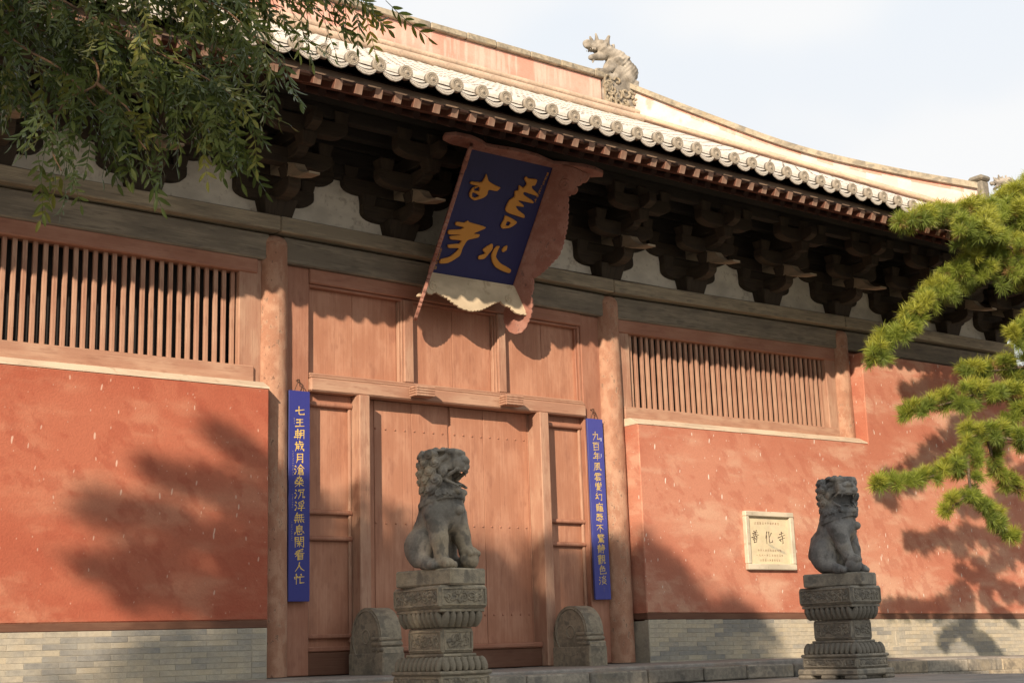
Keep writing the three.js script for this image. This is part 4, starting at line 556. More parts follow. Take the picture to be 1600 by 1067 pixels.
  part('scroll', [spiral(0.02, -0.22, 0.085, 1.6, 1, 0.021), spiral(1.37, -0.24, 0.075, 1.6, 1, 0.021), uvBox(box(0.0, 1.5, -0.045, -0.03, 0.015, 0.026, 0.003)), uvBox(tube([[1.5, -0.02, 0.02], [1.66, -0.40, 0.02]], 0.008, 4, 5).toNonIndexed()), uvBox(tube([[0, -0.02, 0.02], [-0.2, -0.34, 0.02]], 0.008, 4, 5).toNonIndexed())], M.apron, a);
  const crestEdge = [[-0.33, -0.02], [-0.50, 0.04], [-0.55, 0.17], [-0.43, 0.27], [-0.18, 0.28], [0.05, 0.22], [0.17, 0.155], [0.30, 0.165], [0.60, 0.205], [0.78, 0.215], [1.05, 0.20], [1.31, 0.13], [1.43, 0.10], [1.60, 0.155], [1.85, 0.215], [2.10, 0.22], [2.32, 0.16], [2.40, 0.05], [2.25, -0.05], [1.9, -0.06]];
  const cr = part('frame_crest', uvBox(extrude([...scallop(crestEdge, 0), [1.5, -0.03], [0, -0.03]].reverse(), 0.06, 0.008)), M.wing, t); cr.rotation.x = 0.9; cr.position.set(0, H, 0.0);
  // iron rods that hold it to the brackets
  part('hanger', [uvBox(tube([[0.3, H + 0.02, -0.02], [0.3, H + 0.45, -0.5]], 0.012, 6, 6).toNonIndexed()), uvBox(tube([[1.2, H + 0.02, -0.02], [1.2, H + 0.45, -0.5]], 0.012, 6, 6).toNonIndexed())], M.iron, t);
}

// ---- stone tablet let into the right wall
{
  const t = thing('stone_tablet', 'pale framed stone tablet with dark brush characters on the right red wall', 'stone tablet', [17.37, 1.40, 0.42]), w = 0.585, h = 0.965;
  part('frame', [box(-w, w, 0, 0.10, -0.02, 0.075, 0.012), box(-w, w, h - 0.085, h, -0.02, 0.075, 0.012), box(-w, -w + 0.085, 0.101, h - 0.086, -0.02, 0.074, 0.012), box(w - 0.10, w, 0.101, h - 0.086, -0.02, 0.074, 0.012)], M.tablet, t);
  const tex = canvasTex(1024, 1024, (c, W, H) => {
    const r = rng(71); c.fillStyle = 'rgb(204,190,158)'; c.fillRect(0, 0, W, H);
    for (let k = 0; k < 700; k++) { const s = 10 + 70 * r(); c.fillStyle = r() < 0.5 ? `rgba(226,208,168,${0.10 * r()})` : `rgba(160,148,122,${0.09 * r()})`; c.beginPath(); c.ellipse(r() * W, r() * H, s, s * (0.4 + r()), r() * 3, 0, 7); c.fill(); }
    for (let k = 0; k < 160; k++) { const a = r(); c.fillStyle = `rgba(120,122,118,${0.10 * r()})`; c.beginPath(); c.ellipse(W * (0.5 + 0.4 * a) + 40 * (r() - 0.5), H * (0.58 + 0.18 * a) + 50 * (r() - 0.5), 10 + 40 * r(), 5 + 14 * r(), 0.6, 0, 7); c.fill(); }
    c.fillStyle = 'rgb(58,38,26)'; [...'善化寺'].forEach((ch, i) => brush(c, ch, W * (0.09 + 0.315 * i), H * (0.30 + 0.005 * i), W * 0.19, H * 0.245, 20, 0.18));
    const line = (s, y, sz, x0, x1, col) => { c.fillStyle = col; const n = [...s].length; [...s].forEach((ch, i) => brush(c, ch, mix(x0, x1, i / (n - 1)) * W - sz / 2, y * H, sz, sz * 1.1, sz * 0.13)); };
    line('全国重点文物保护单位', 0.115, 46, 0.2, 0.75, 'rgba(120,80,55,0.75)'); line('中华人民共和国国务院', 0.675, 42, 0.24, 0.76, 'rgba(110,75,50,0.8)'); line('一九六一年三月四日公布', 0.775, 42, 0.2, 0.8, 'rgba(110,75,50,0.8)'); line('山西省人民委员会立', 0.875, 42, 0.28, 0.72, 'rgba(110,75,50,0.8)');
  });
  part('inscription', new THREE.PlaneGeometry(2 * w - 0.16, h - 0.16).translate(0, h / 2, 0.012), new THREE.MeshStandardMaterial({ map: tex, roughness: 0.85 }), t);
}

// ---- drum stones at the door jambs
function drumStone(label, x) {
  const t = thing('drum_stone', label, 'drum stone', [x, -0.03, 0], 0, 'stone drums at the door jambs'), w = 0.31;
  const body = part('drum', uvBox(cyl(0.375, 0.375, w, 40).rotateZ(Math.PI / 2).translate(0, 0.50, 0.56).toNonIndexed()), M.drum, t);
  for (const s of [-1, 1]) part('rim', [uvBox(new THREE.TorusGeometry(0.335, 0.014, 6, 48).rotateY(Math.PI / 2).translate(s * w / 2, 0.50, 0.56).toNonIndexed()), uvBox(new THREE.TorusGeometry(0.09, 0.012, 6, 24).rotateY(Math.PI / 2).translate(s * w / 2, 0.50, 0.56).toNonIndexed())], M.drum, body);
  part('base_block', [box(-w / 2 - 0.012, w / 2 + 0.012, 0, 0.30, 0.12, 1.0, 0.02), uvBox(extrude([[0.12, 0.29], [1.0, 0.29], [0.985, 0.33], [0.86, 0.36], [0.26, 0.36], [0.2, 0.46], [0.14, 0.46]], w - 0.01, 0.01).rotateY(-Math.PI / 2))], M.drum, t);
  for (let k = 0; k < 3; k++) part('band', box(-w / 2 - 0.015, w / 2 + 0.015, 0.305 + k * 0.068, 0.368 + k * 0.068, 0.70 - k * 0.01, 0.985 - k * 0.02, 0.026), M.drum, t);
  part('rear_step', [box(-w / 2, w / 2, 0.3, 0.52, 0.14, 0.24, 0.016), box(-w / 2, w / 2, 0.52, 0.60, 0.17, 0.26, 0.016)], M.drum, t);
}
drumStone('grey stone drum on its block at the left jamb, behind the lion pedestal', 9.62); drumStone('grey stone drum on its block at the right door jamb below the faded couplet board', 13.06);

// ---- pedestals: carved block on lotus petals, waist, lotus, stepped foot
const relief = (w, h, seed) => { const r = rng(seed), g = []; const n = Math.max(2, Math.round(w / h * 1.6)); for (let i = 0; i < n; i++) { const cx = (i + 0.5) / n * w - w / 2, s = i % 2 ? 1 : -1, rr = Math.min(h * 0.36, w / n * 0.62), p = []; for (let k = 0; k <= 20; k++) { const a = k / 20 * Math.PI * 3.1 * s + r() * 0.15 + i, q = rr * (1 - 0.82 * k / 20); p.push(V(cx + q * Math.cos(a), s * h * 0.06 + q * Math.sin(a), 0)); } g.push(uvBox(tube(p, 0.0095, 40, 5).toNonIndexed())); for (let k = 0; k < 4; k++) { const a = r() * 6.28, q = rr * (0.9 + 0.5 * r()); const e = new THREE.SphereGeometry(0.016 + 0.012 * r(), 7, 5).scale(1.5, 0.8, 0.6).rotateZ(a).translate(Math.max(-w * 0.46, Math.min(w * 0.46, cx + q * Math.cos(a))), Math.max(-h * 0.38, Math.min(h * 0.38, q * Math.sin(a) * 0.7)), 0); g.push(uvBox(e.toNonIndexed())); } } return merged(g); };
const petalGeo = uvBox(new THREE.SphereGeometry(1, 10, 8).scale(0.043, 0.092, 0.042).toNonIndexed());
const petalGeo2 = uvBox(new THREE.SphereGeometry(1, 10, 8).scale(0.043, 0.084, 0.044).toNonIndexed());
function pedestal(label, x, z, m, seed) {
  const t = thing('lion_pedestal', label, 'lion pedestal', [x, -0.25, z], 0, 'carved stone lion pedestals'), W = 0.60, D = 0.90;
  const panelOn = (name, parent, w, d, y, h, sd) => { // four carved panels round a block
    const f = [[0, d / 2, 0, w], [0, -d / 2, Math.PI, w], [-w / 2, 0, -Math.PI / 2, d], [w / 2, 0, Math.PI / 2, d]];
    f.forEach(([px, pz, ry, ww], i) => { const fr = [box(-ww / 2 + 0.03, ww / 2 - 0.03, h / 2 - 0.028, h / 2 - 0.012, -0.008, 0.012, 0.004), box(-ww / 2 + 0.03, ww / 2 - 0.03, -h / 2 + 0.012, -h / 2 + 0.028, -0.008, 0.012, 0.004), box(-ww / 2 + 0.022, -ww / 2 + 0.04, -h / 2 + 0.02, h / 2 - 0.02, -0.008, 0.011, 0.004), box(ww / 2 - 0.04, ww / 2 - 0.022, -h / 2 + 0.02, h / 2 - 0.02, -0.008, 0.011, 0.004)]; const o = part(name, [relief(ww - 0.12, h - 0.06, sd + i), ...fr], m, parent); o.position.set(px, y, pz); o.rotation.y = ry; });
  };
  const ringOf = (parent, w, d, y, geo, tilt, skip) => { const nx = Math.round(w / 0.083), nz = Math.round(d / 0.083); const put = (px, pz, ry) => { const o = part('petal', geo, m, parent); o.position.set(px, y, pz); o.rotation.set(tilt, ry, 0, 'YXZ'); }; for (let i = 0; i < nx; i++) for (const s of [-1, 1]) put(-w / 2 + (i + 0.5) * w / nx, s * d / 2, s > 0 ? 0 : Math.PI); for (let i = 0; i < nz; i++) for (const s of [-1, 1]) put(s * w / 2, -d / 2 + (i + 0.5) * d / nz, s * Math.PI / 2); };
  part('foot', [box(-W / 2 - 0.07, W / 2 + 0.07, 0.05, 0.13, -D / 2 - 0.06, D / 2 + 0.06, 0.02), ...[-1, 1].flatMap((sx) => [-1, 0, 1].map((kz) => box(sx * (W / 2 - 0.02) - 0.09, sx * (W / 2 - 0.02) + 0.09, 0, 0.055, kz * (D / 2 - 0.06) - 0.12, kz * (D / 2 - 0.06) + 0.12, 0.022))), box(-W / 2 + 0.05, W / 2 - 0.05, 0.0, 0.052, -D / 2 + 0.03, D / 2 - 0.03, 0.01)], m, t);
  const lower = part('lower_block', box(-W / 2 - 0.01, W / 2 + 0.01, 0.131, 0.275, -D / 2 - 0.01, D / 2 + 0.01, 0.018), m, t); panelOn('lower_relief', lower, W + 0.02, D + 0.02, 0.205, 0.125, seed);
  part('fillet', box(-W / 2 - 0.025, W / 2 + 0.025, 0.276, 0.318, -D / 2 - 0.025, D / 2 + 0.025, 0.016), m, t);
  const l1 = part('lotus_base', box(-W / 2 + 0.02, W / 2 - 0.02, 0.319, 0.455, -D / 2 + 0.02, D / 2 - 0.02, 0.045), m, t); ringOf(l1, W - 0.05, D - 0.05, 0.383, petalGeo2, -0.40);
  part('fillet', box(-W / 2 + 0.09, W / 2 - 0.09, 0.456, 0.49, -D / 2 + 0.09, D / 2 - 0.09, 0.01), m, t);
  const waist = part('waist', box(-W / 2 + 0.105, W / 2 - 0.105, 0.488, 0.752, -D / 2 + 0.12, D / 2 - 0.12, 0.02), m, t); panelOn('waist_relief', waist, W - 0.21, D - 0.24, 0.62, 0.225, seed + 20);
  const l2 = part('lotus_top', box(-W / 2 + 0.055, W / 2 - 0.055, 0.756, 0.905, -D / 2 + 0.055, D / 2 - 0.055, 0.06), m, t); ringOf(l2, W - 0.12, D - 0.12, 0.835, petalGeo, 0.50);
  part('fillet', box(-W / 2 + 0.02, W / 2 - 0.02, 0.907, 0.943, -D / 2 + 0.02, D / 2 - 0.02, 0.01), m, t);
  const top = part('carved_block', box(-W / 2, W / 2, 0.945, 1.18, -D / 2, D / 2, 0.022), m, t); panelOn('block_relief', top, W, D, 1.063, 0.205, seed + 40);
  return t;
}
pedestal('warm dappled carved stone pedestal in front of the door with lotus petals', 8.275, 4.07, M.stoneWarm, 500);
pedestal('dark grey carved stone pedestal in front of the right brick plinth and tablet', 14.61, 4.15, M.stoneDark, 600);

// ---- stone lions
function lion(label, x, z, o) {
  const t = thing('stone_lion', label, 'stone lion', [x, 0.93, z], o.turn, 'seated stone guardian lions');
  const c = Math.cos(o.head), s = Math.sin(o.head), HY = 1.035, HZ = 0.085, lift = o.pawSide;
  const curls = []; const r = rng(o.seed);
  for (let tier = 0; tier < 5; tier++) { const y = 0.165 - 0.088 * tier, R = 0.212 + 0.012 * Math.sin(tier), n = 7; for (let i = 0; i < n; i++) { const a = mix(1.15, Math.PI * 2 - 1.15, (i + (tier % 2) * 0.5) / n); curls.push([R * Math.sin(a), y, R * Math.cos(a) * 0.92 - 0.02, 0.062 + 0.008 * r()]); } }
  for (let i = 0; i < 9; i++) { const a = -1.35 + 2.7 * i / 8; curls.push([0.205 * Math.sin(a), -0.25 + 0.012 * (i % 2), 0.205 * Math.cos(a) - 0.015, 0.052]); }
  for (const [cx, cz] of [[0, -0.1], [-0.1, -0.06], [0.1, -0.06], [-0.05, 0.04], [0.05, 0.04]]) curls.push([cx, 0.205, cz, 0.062]);
  const cavF = (q) => { const z = q[2] * (q[2] > 0 ? 1.1 : 1); return brick3([Math.abs(q[0]), q[1] + 0.12 * (z - 0.1), z], 0, -0.055, 0.225, 0.185, 0.066, 0.170, 0.03); };
  const headF = (q) => {
    q = [q[0], q[1], q[2] * (q[2] > 0 ? 1.1 : 1)]; const ax = Math.abs(q[0]), p = [ax, q[1], q[2]];
    let d = egg(q, 0, 0.05, -0.02, 0.195, 0.185, 0.20);
    let jaw = brick3(p, 0, 0.072, 0.155, 0.142, 0.062, 0.122, 0.045); d = smin(d, jaw, 0.04);
    d = smin(d, egg(p, 0, 0.125, 0.262, 0.078, 0.040, 0.05), 0.015); d = smin(d, egg(p, 0.055, 0.112, 0.274, 0.038, 0.030, 0.036), 0.010);
    d = smin(d, egg(p, 0.075, 0.055, 0.245, 0.06, 0.040, 0.05), 0.015);
    d = smin(d, ball(p, 0.155, -0.01, 0.07, 0.075), 0.04); d = smin(d, egg(p, 0, 0.165, 0.13, 0.16, 0.06, 0.11), 0.03);
    let low = brick3([p[0], p[1] + 0.34 * (p[2] - 0.08), p[2]], 0, -0.165, 0.125, 0.128, 0.032, 0.13, 0.03); d = smin(d, low, 0.015);
    d = smin(d, limb(p, [0.03, 0.19, 0.235], [0.170, 0.20, 0.15], 0.034, 0.034), 0.010);
    d = smin(d, limb(p, [0.16, 0.15, 0.11], [0.205, 0.10, 0.03], 0.032, 0.028), 0.02);
    d = smin(d, egg(p, 0.0, 0.215, 0.06, 0.19, 0.034, 0.165), 0.02);
    d = smin(d, egg(p, 0.21, 0.07, -0.01, 0.03, 0.055, 0.06), 0.02);
    let cav = brick3([p[0], p[1] + 0.12 * (p[2] - 0.1), p[2]], 0, -0.055, 0.225, 0.185, 0.066, 0.170, 0.03); d = smax(d, -cav, 0.010);
    d = smin(d, limb(p, [0.165, -0.075, 0.075], [0.135, 0.012, 0.235], 0.020, 0.018), 0.010); d = smin(d, limb(p, [0.130, 0.012, 0.240], [0.0, 0.022, 0.272], 0.017, 0.017), 0.010); d = smin(d, limb(p, [0.165, -0.085, 0.075], [0.120, -0.165, 0.235], 0.020, 0.017), 0.010);
    d = smin(d, egg(q, 0, -0.142, 0.15, 0.06, 0.018, 0.08), 0.012);
    d = smin(d, limb(p, [0.088, 0.01, 0.245], [0.090, -0.045, 0.238], 0.017, 0.006), 0.006); for (const tx of [0.018, 0.045]) d = smin(d, ball(p, tx, -0.002, 0.252, 0.014), 0.004);
    const eye = ball(p, 0.09, 0.142, 0.195, 0.036); d = smin(d, eye, 0.008); d = smax(d, -ball(p, 0.092, 0.141, 0.232, 0.012), 0.004); d = smax(d, -ball(p, 0.034, 0.098, 0.318, 0.014), 0.006);
    for (const k of curls) { const dx = q[0] - k[0], dy = q[1] - k[1], dz = q[2] - k[2], l = len(dx, dy, dz); if (l > k[3] + 0.1) continue; const a = Math.atan2(dy, dx * 0.7 + dz * 0.7); d = smin(d, l - k[3] - 0.0085 * Math.cos(a * 2 + Math.acos(Math.max(-1, Math.min(1, (dx * k[0] + dz * k[2]) / (l * 0.21 + 1e-6)))) * 9), 0.005); }
    return d;
  };
  const F = (p) => {
    const [X, Y, Z] = p;
    let d = egg(p, 0, 0.25, -0.14, 0.205, 0.25, 0.215);
    d = smin(d, limb(p, [0, 0.34, -0.13], [0, 0.72, 0.03], 0.205, 0.20), 0.1); d = smin(d, egg(p, 0, 0.60, 0.11, 0.225, 0.205, 0.185), 0.06);
    d = smin(d, limb(p, [0, 0.70, 0.05], [0, 0.86, 0.045], 0.215, 0.205), 0.05); d += Y > 0.72 && Y < 0.9 ? 0.0035 * Math.sin(Math.atan2(X, Z - 0.05) * 34) : 0;
    for (const sd of [-1, 1]) {
      const up = sd === lift ? 0.12 : 0, fx = sd * 0.17;
      let leg = limb(p, [sd * 0.150, 0.58, 0.10], [sd * 0.175, 0.32 + up * 0.3, 0.165], 0.128, 0.092); leg = smin(leg, limb(p, [sd * 0.175, 0.32 + up * 0.3, 0.165], [fx, 0.085 + up, 0.20 + up * 0.3], 0.092, 0.076), 0.04);
      leg = smin(leg, egg(p, fx, 0.062 + up, 0.245 + up * 0.2, 0.088, 0.062, 0.11), 0.03); for (let k = 0; k < 4; k++) leg = smin(leg, egg(p, fx + (k - 1.5) * 0.043, 0.045 + up, 0.332 + up * 0.2 - 0.012 * Math.abs(k - 1.5), 0.027, 0.04, 0.04), 0.008);
      d = smin(d, leg, 0.035);
      if (up) d = smin(d, ball(p, fx, 0.10, 0.275, 0.105), 0.006);
      let hind = egg(p, sd * 0.185, 0.25, -0.12, 0.115, 0.205, 0.185); hind = smin(hind, limb(p, [sd * 0.22, 0.12, -0.10], [sd * 0.235, 0.065, 0.08], 0.09, 0.062), 0.05); hind = smin(hind, egg(p, sd * 0.24, 0.055, 0.09, 0.08, 0.058, 0.10), 0.02); for (let k = 0; k < 4; k++) hind = smin(hind, egg(p, sd * 0.24 + (k - 1.5) * 0.038, 0.04, 0.18, 0.024, 0.035, 0.035), 0.008);
      d = smin(d, hind, 0.025);
    }
    // tail curling up the back, collar with bell and side tassels, spine ridge
    d = smin(d, limb(p, [0, 0.25, -0.34], [0.02, 0.46, -0.29], 0.06, 0.07), 0.03); d = smin(d, ball(p, 0.02, 0.52, -0.24, 0.07), 0.03);
    const ny = 0.715 + 0.28 * (Z - 0.06), rr = Math.hypot(X, (Z - 0.05)); d = smin(d, len(Math.max(0, Math.abs(rr - 0.238) - 0.008), Math.max(0, Math.abs(Y - ny) - 0.026), 0) - 0.007, 0.008);
    d = smin(d, ball(p, 0, 0.62, 0.30, 0.055), 0.008); for (const sd of [-1, 1]) { d = smin(d, egg(p, sd * 0.205, 0.67, 0.15, 0.032, 0.055, 0.035), 0.01); d = smin(d, egg(p, sd * 0.21, 0.58, 0.16, 0.034, 0.055, 0.035), 0.01); }
    const hx = X, hy = Y - HY, hz = Z - HZ, q = [c * hx - s * hz, hy, s * hx + c * hz];
    if (Y > 0.6) { d = smax(d, -cavF(q), 0.02); d = smin(d, headF(q), 0.02); }
    return d + 0.009 * (fbm3(X * 26, Y * 26, Z * 26, 2, 3) - 0.5) + 0.010 * (noise3(X * 7, Y * 7, Z * 7, 6) - 0.5);
  };
  const g = sdfMesh(F, [-0.42, -0.02, -0.55], [0.42, 1.32, 0.52], 0.0095, (X, Y, Z) => {
    const a = fbm3(X * 5, Y * 5, Z * 5, 4, o.seed), b = noise3(X * 90, Y * 90, Z * 90, 2), e = fbm3(X * 14 + 5, Y * 9, Z * 14, 3, 9), w = sm(0.50, 0.68, fbm3(X * 3 + 7, Y * 3, Z * 3, 3, o.seed + 4));
    let k = mix3(o.tone[0], o.tone[1], sm(0.35, 0.65, a)); k = mix3(k, o.tone[2], w * 0.7); k = mix3(k, [0.06, 0.058, 0.054], sm(0.5, 0.68, e) * 0.6); const f = 0.82 + 0.36 * b; return k.map((v) => v * f);
  });
  const body = part('lion_body', g, carved, t); body.position.y = 0.17;
  part('slab', box(-0.27, 0.27, 0, 0.175, -0.40, 0.42, 0.018), o.mat, t);
  return t;
}
lion('stone lion before the door, head turned to show its open jaws in profile', 8.26, 4.10, { turn: 0.22, head: 0.36, pawSide: 1, seed: 21, mat: M.stoneWarm, tone: [[0.155, 0.14, 0.115], [0.25, 0.22, 0.175], [0.36, 0.29, 0.19]] });
lion('dark grey stone lion before the right red wall, broad face and open mouth forward', 14.61, 4.16, { turn: 0.34, head: -0.64, pawSide: -1, seed: 37, mat: M.stoneDark, tone: [[0.145, 0.142, 0.135], [0.22, 0.21, 0.19], [0.29, 0.25, 0.19]] });

// ---- roof statues
function beast(name, label, cat, pos, scale, turn, block) {
  const t = thing(name, label, cat, pos, turn); t.scale.setScalar(scale);
  const F = (p) => {
    const [X, Y, Z] = p; let d;
    d = limb(p, [0.08, 1.12, 0], [0.40, 1.22, 0], 0.24, 0.24); d = smin(d, limb(p, [0.38, 1.25, 0], [0.16, 1.50, 0], 0.25, 0.21), 0.1); d = smin(d, limb(p, [0.16, 1.50, 0], [-0.20, 1.62, 0], 0.19, 0.16), 0.06);
    d = smin(d, egg(p, -0.05, 1.20, 0, 0.20, 0.26, 0.18), 0.06);
    const q = [(X + 0.30) / 1.22, (Y - 1.66) / 1.22, Math.abs(Z) / 1.22];
    d = smin(d, egg(q, 0, 0.01, 0, 0.20, 0.155, 0.15), 0.05); d = smin(d, limb(q, [-0.06, 0.02, 0], [-0.34, -0.02, 0], 0.115, 0.072), 0.04); d = smin(d, ball(q, -0.36, 0.025, 0.03, 0.055), 0.03);
    d = smin(d, limb(q, [-0.0, -0.14, 0], [-0.28, -0.24, 0], 0.085, 0.048), 0.03); d = smax(d, -limb([q[0], q[1], q[2] * 0.6], [-0.10, -0.085, 0], [-0.42, -0.135, 0], 0.018, 0.055), 0.02);
    d = smin(d, limb(q, [-0.16, 0.09, 0.06], [-0.20, 0.21, 0.08], 0.04, 0.02), 0.02); d = smin(d, limb(q, [0.04, 0.12, 0.10], [0.06, 0.20, 0.14], 0.05, 0.03), 0.02); d = smin(d, ball(q, -0.10, 0.075, 0.11, 0.045), 0.01); d = smax(d, -ball(q, 0.06, 0.02, 0.165, 0.055), 0.02);
    for (let k = 0; k < 4; k++) d = smin(d, ball(q, -0.16 - k * 0.055, -0.068 - k * 0.012, 0.055, 0.018), 0.006);
    d = smin(d, limb(q, [-0.22, -0.26, 0], [-0.24, -0.34, 0], 0.03, 0.012), 0.02);
    for (let k = 0; k < 7; k++) { const a = k / 6; d = smin(d, egg(p, mix(-0.02, 0.62, a * a * 0.9 + 0.1), mix(1.80, 1.18, a), 0, 0.05, 0.06, 0.03), 0.02); }
    d = smin(d, limb(p, [0.0, 1.40, 0.16], [0.30, 1.52, 0.19], 0.07, 0.045), 0.02); d = smin(d, limb(p, [0.05, 1.32, 0.18], [0.38, 1.38, 0.2], 0.06, 0.04), 0.02);
    for (const s of [-1, 1]) { d = smin(d, limb(p, [-0.12, 1.22, s * 0.14], [-0.34, 1.06, s * 0.17], 0.085, 0.06), 0.03); d = smin(d, limb(p, [-0.34, 1.06, s * 0.17], [-0.62, 1.02, s * 0.14], 0.055, 0.05), 0.03); d = smin(d, egg(p, 0.28, 1.05, s * 0.16, 0.20, 0.17, 0.10), 0.03); }
    d = smin(d, limb(p, [0.55, 1.22, 0], [0.60, 0.80, 0], 0.09, 0.06), 0.04); d = smin(d, limb(p, [0.60, 0.80, 0], [0.62, 0.40, 0], 0.05, 0.04), 0.04);
    if (block) { d = smin(d, brick3(p, 0.06, 0.52, 0, 0.52 + 0.02 * Y, 0.52, 0.20, 0.04), 0.03); d = smin(d, egg(p, -0.60, 0.98, 0, 0.16, 0.09, 0.12), 0.04); }
    else d = smin(d, brick3(p, 0.1, 0.8, 0, 0.5, 0.2, 0.2, 0.05), 0.03);
    const sc = 0.012 * Math.sin(X * 55) * Math.sin(Y * 55); return d + sc * sm(1.0, 1.3, Y) * sm(0.0, 0.3, X + 0.1) + 0.02 * (noise3(X * 14, Y * 14, Z * 14, 4) - 0.5);
  };
  const g = sdfMesh(F, [-1.0, -0.03, -0.36], [0.95, 2.10, 0.36], 0.0185, (X, Y, Z) => { const a = fbm3(X * 5, Y * 5, Z * 5, 4, 5), b = noise3(X * 50, Y * 50, Z * 50, 2); const k = mix3([0.17, 0.15, 0.12], [0.36, 0.32, 0.26], sm(0.35, 0.65, a)); return k.map((v) => v * (0.8 + 0.4 * b)); });
  part('beast_body', g, carved, t);
  if (block) {
    const r = rng(15), cv = []; for (let k = 0; k < 26; k++) { const px = -0.42 + 0.92 * r(), py = 0.12 + 0.78 * r(), rr = 0.07 + 0.07 * r(), a0 = r() * 6, pts = []; for (let i = 0; i <= 16; i++) { const a = a0 + i / 16 * 5.5 * (k % 2 ? 1 : -1), q = rr * (1 - 0.7 * i / 16); pts.push(V(px + q * Math.cos(a), py + q * Math.sin(a), 0.215 + 0.012 * Math.sin(i))); } cv.push(uvBox(tube(pts, 0.030, 24, 6).toNonIndexed())); }
    part('carved_relief', [...cv, box(-0.47, -0.42, 0.03, 0.95, 0.19, 0.235, 0.01), box(-0.47, 0.57, 0.0, 0.05, 0.19, 0.235, 0.01)], mat(stoneTexA, { tint: [1.05, 0.98, 0.86] }), t);
  }
  return t;
}
beast('roof_statue', 'weathered crouching beast with open jaws on a carved block at the ridge end', 'roof statue', [19.30, 11.56, -5.0], 1.0, 0, true);
beast('roof_statue', 'small grey crouching beast at the lower end of the pale hip ridge', 'roof statue', [25.35, 8.93, 0.55], 0.45, Math.PI * 0.75 + Math.PI / 2 + 0.8, false);

// the shade tree's leaf clumps: where their shadow falls on the facade (x, y), how far in front of it they hang (q), radius, leaves
const SHADE = (() => {
  const out = [], r = rng(1234), G = 2 * Math.PI;
  const area = (x, y, q, rx, ry, n, rad = 0.34, leaves = 22) => { for (let i = 0; i < n * 1.25; i++) { const a = r() * G, s = Math.sqrt(r()); if (Math.hypot((x + rx * s * Math.cos(a) - 15.75) / 2.6, (y + ry * s * Math.sin(a) + 4.7) / 1.7) < 1 && r() < 0.8) continue; const X = x + rx * s * Math.cos(a), Y = y + ry * s * Math.sin(a); if (((X > 12.9 && X < 14.0 && Y > -2.9 && Y < -0.75) || Math.hypot(X - 10.1, Y - 0.1) < 0.4 || Math.hypot(X - 13.7, Y - 0.2) < 0.35) && r() < 0.62) continue; out.push([x + rx * s * Math.cos(a), y + ry * s * Math.sin(a), q + (r() - 0.5) * 3, rad * (0.7 + 0.6 * r()), leaves]); } };
  const chain = (pts, q, rad, step, leaves) => { for (let i = 0; i + 1 < pts.length; i++) { const L = Math.hypot(pts[i + 1][0] - pts[i][0], pts[i + 1][1] - pts[i][1]), n = Math.ceil(L / step); for (let k = 0; k < n; k++) { const t = k / n; out.push([mix(pts[i][0], pts[i + 1][0], t) + (r() - 0.5) * 0.12, mix(pts[i][1], pts[i + 1][1], t) + (r() - 0.5) * 0.1, q + (r() - 0.5), rad * (0.7 + 0.6 * r()), leaves]); } } };
  area(9.3, 0.0, 15, 1.3, 1.75, 50); area(11.0, 0.0, 15.5, 1.6, 1.85, 75); area(12.9, 0.0, 15, 1.5, 1.75, 68); area(14.7, -0.1, 14.5, 1.3, 1.7, 58); area(16.2, -0.5, 14.5, 1.5, 1.15, 52); area(11, -2.2, 15, 4.5, 1.2, 120); area(17.5, -1.6, 15, 1.6, 1.0, 40); area(20.0, -1.5, 15, 1.0, 1.2, 55, 0.3); area(21.2, -2.5, 15, 1.6, 0.6, 40);
  chain([[7.82, 2.74], [8.32, 2.54], [8.92, 2.19]], 15, 0.12, 0.14, 7); chain([[7.02, 2.19], [7.82, 2.04], [9.02, 1.79]], 15, 0.16, 0.15, 9); chain([[6.32, 1.69], [7.22, 1.69], [8.02, 1.34], [9.12, 0.94]], 15.5, 0.18, 0.14, 10); chain([[6.32, 1.04], [7.02, 1.09], [7.62, 1.34]], 15, 0.17, 0.15, 9); chain([[6.82, 0.79], [7.82, 0.69], [9.12, 0.49]], 15, 0.19, 0.14, 10);
  area(8.6, 0.9, 15, 0.8, 0.65, 14, 0.25, 12); area(7.6, -0.3, 15, 1.5, 0.45, 16, 0.24, 12); area(5.0, -1.6, 15, 2.4, 1.0, 60);
  for (const [gx, gz] of [[2, 5], [6, 5], [10, 5], [14, 5.5], [4, 8], [9, 8], [14, 8], [3, 11], [9, 11], [15, 11], [6, 14], [12, 14]]) area(gx + 1.25 * gz, -0.3 - 0.67 * gz, gz + 15, 2.6, 1.3, 75, 0.42, 15);
  return out;
})();

// ------------------------------------------------------------------ trees
function leafMat(c, tr = 0.35) { return new THREE.MeshPhysicalMaterial({ color: new THREE.Color().setRGB(...c), roughness: 0.5, transmission: tr, thickness: 0, side: THREE.DoubleSide, ior: 1.3 }); }
const instMat = (arr, name, geo, m, parent) => { const o = new THREE.InstancedMesh(geo, m, arr.length); arr.forEach((q, i) => o.setMatrixAt(i, q)); o.name = name; o.userData.kind = 'stuff'; o.castShadow = o.receiveShadow = true; parent.add(o); return o; };
const orient = (pos, dir, roll, s) => { const q = new THREE.Quaternion().setFromUnitVectors(V(0, 1, 0), dir.clone().normalize()), q2 = new THREE.Quaternion().setFromAxisAngle(V(0, 1, 0), roll); return new THREE.Matrix4().compose(pos, q.multiply(q2), V(s, s, s)); };

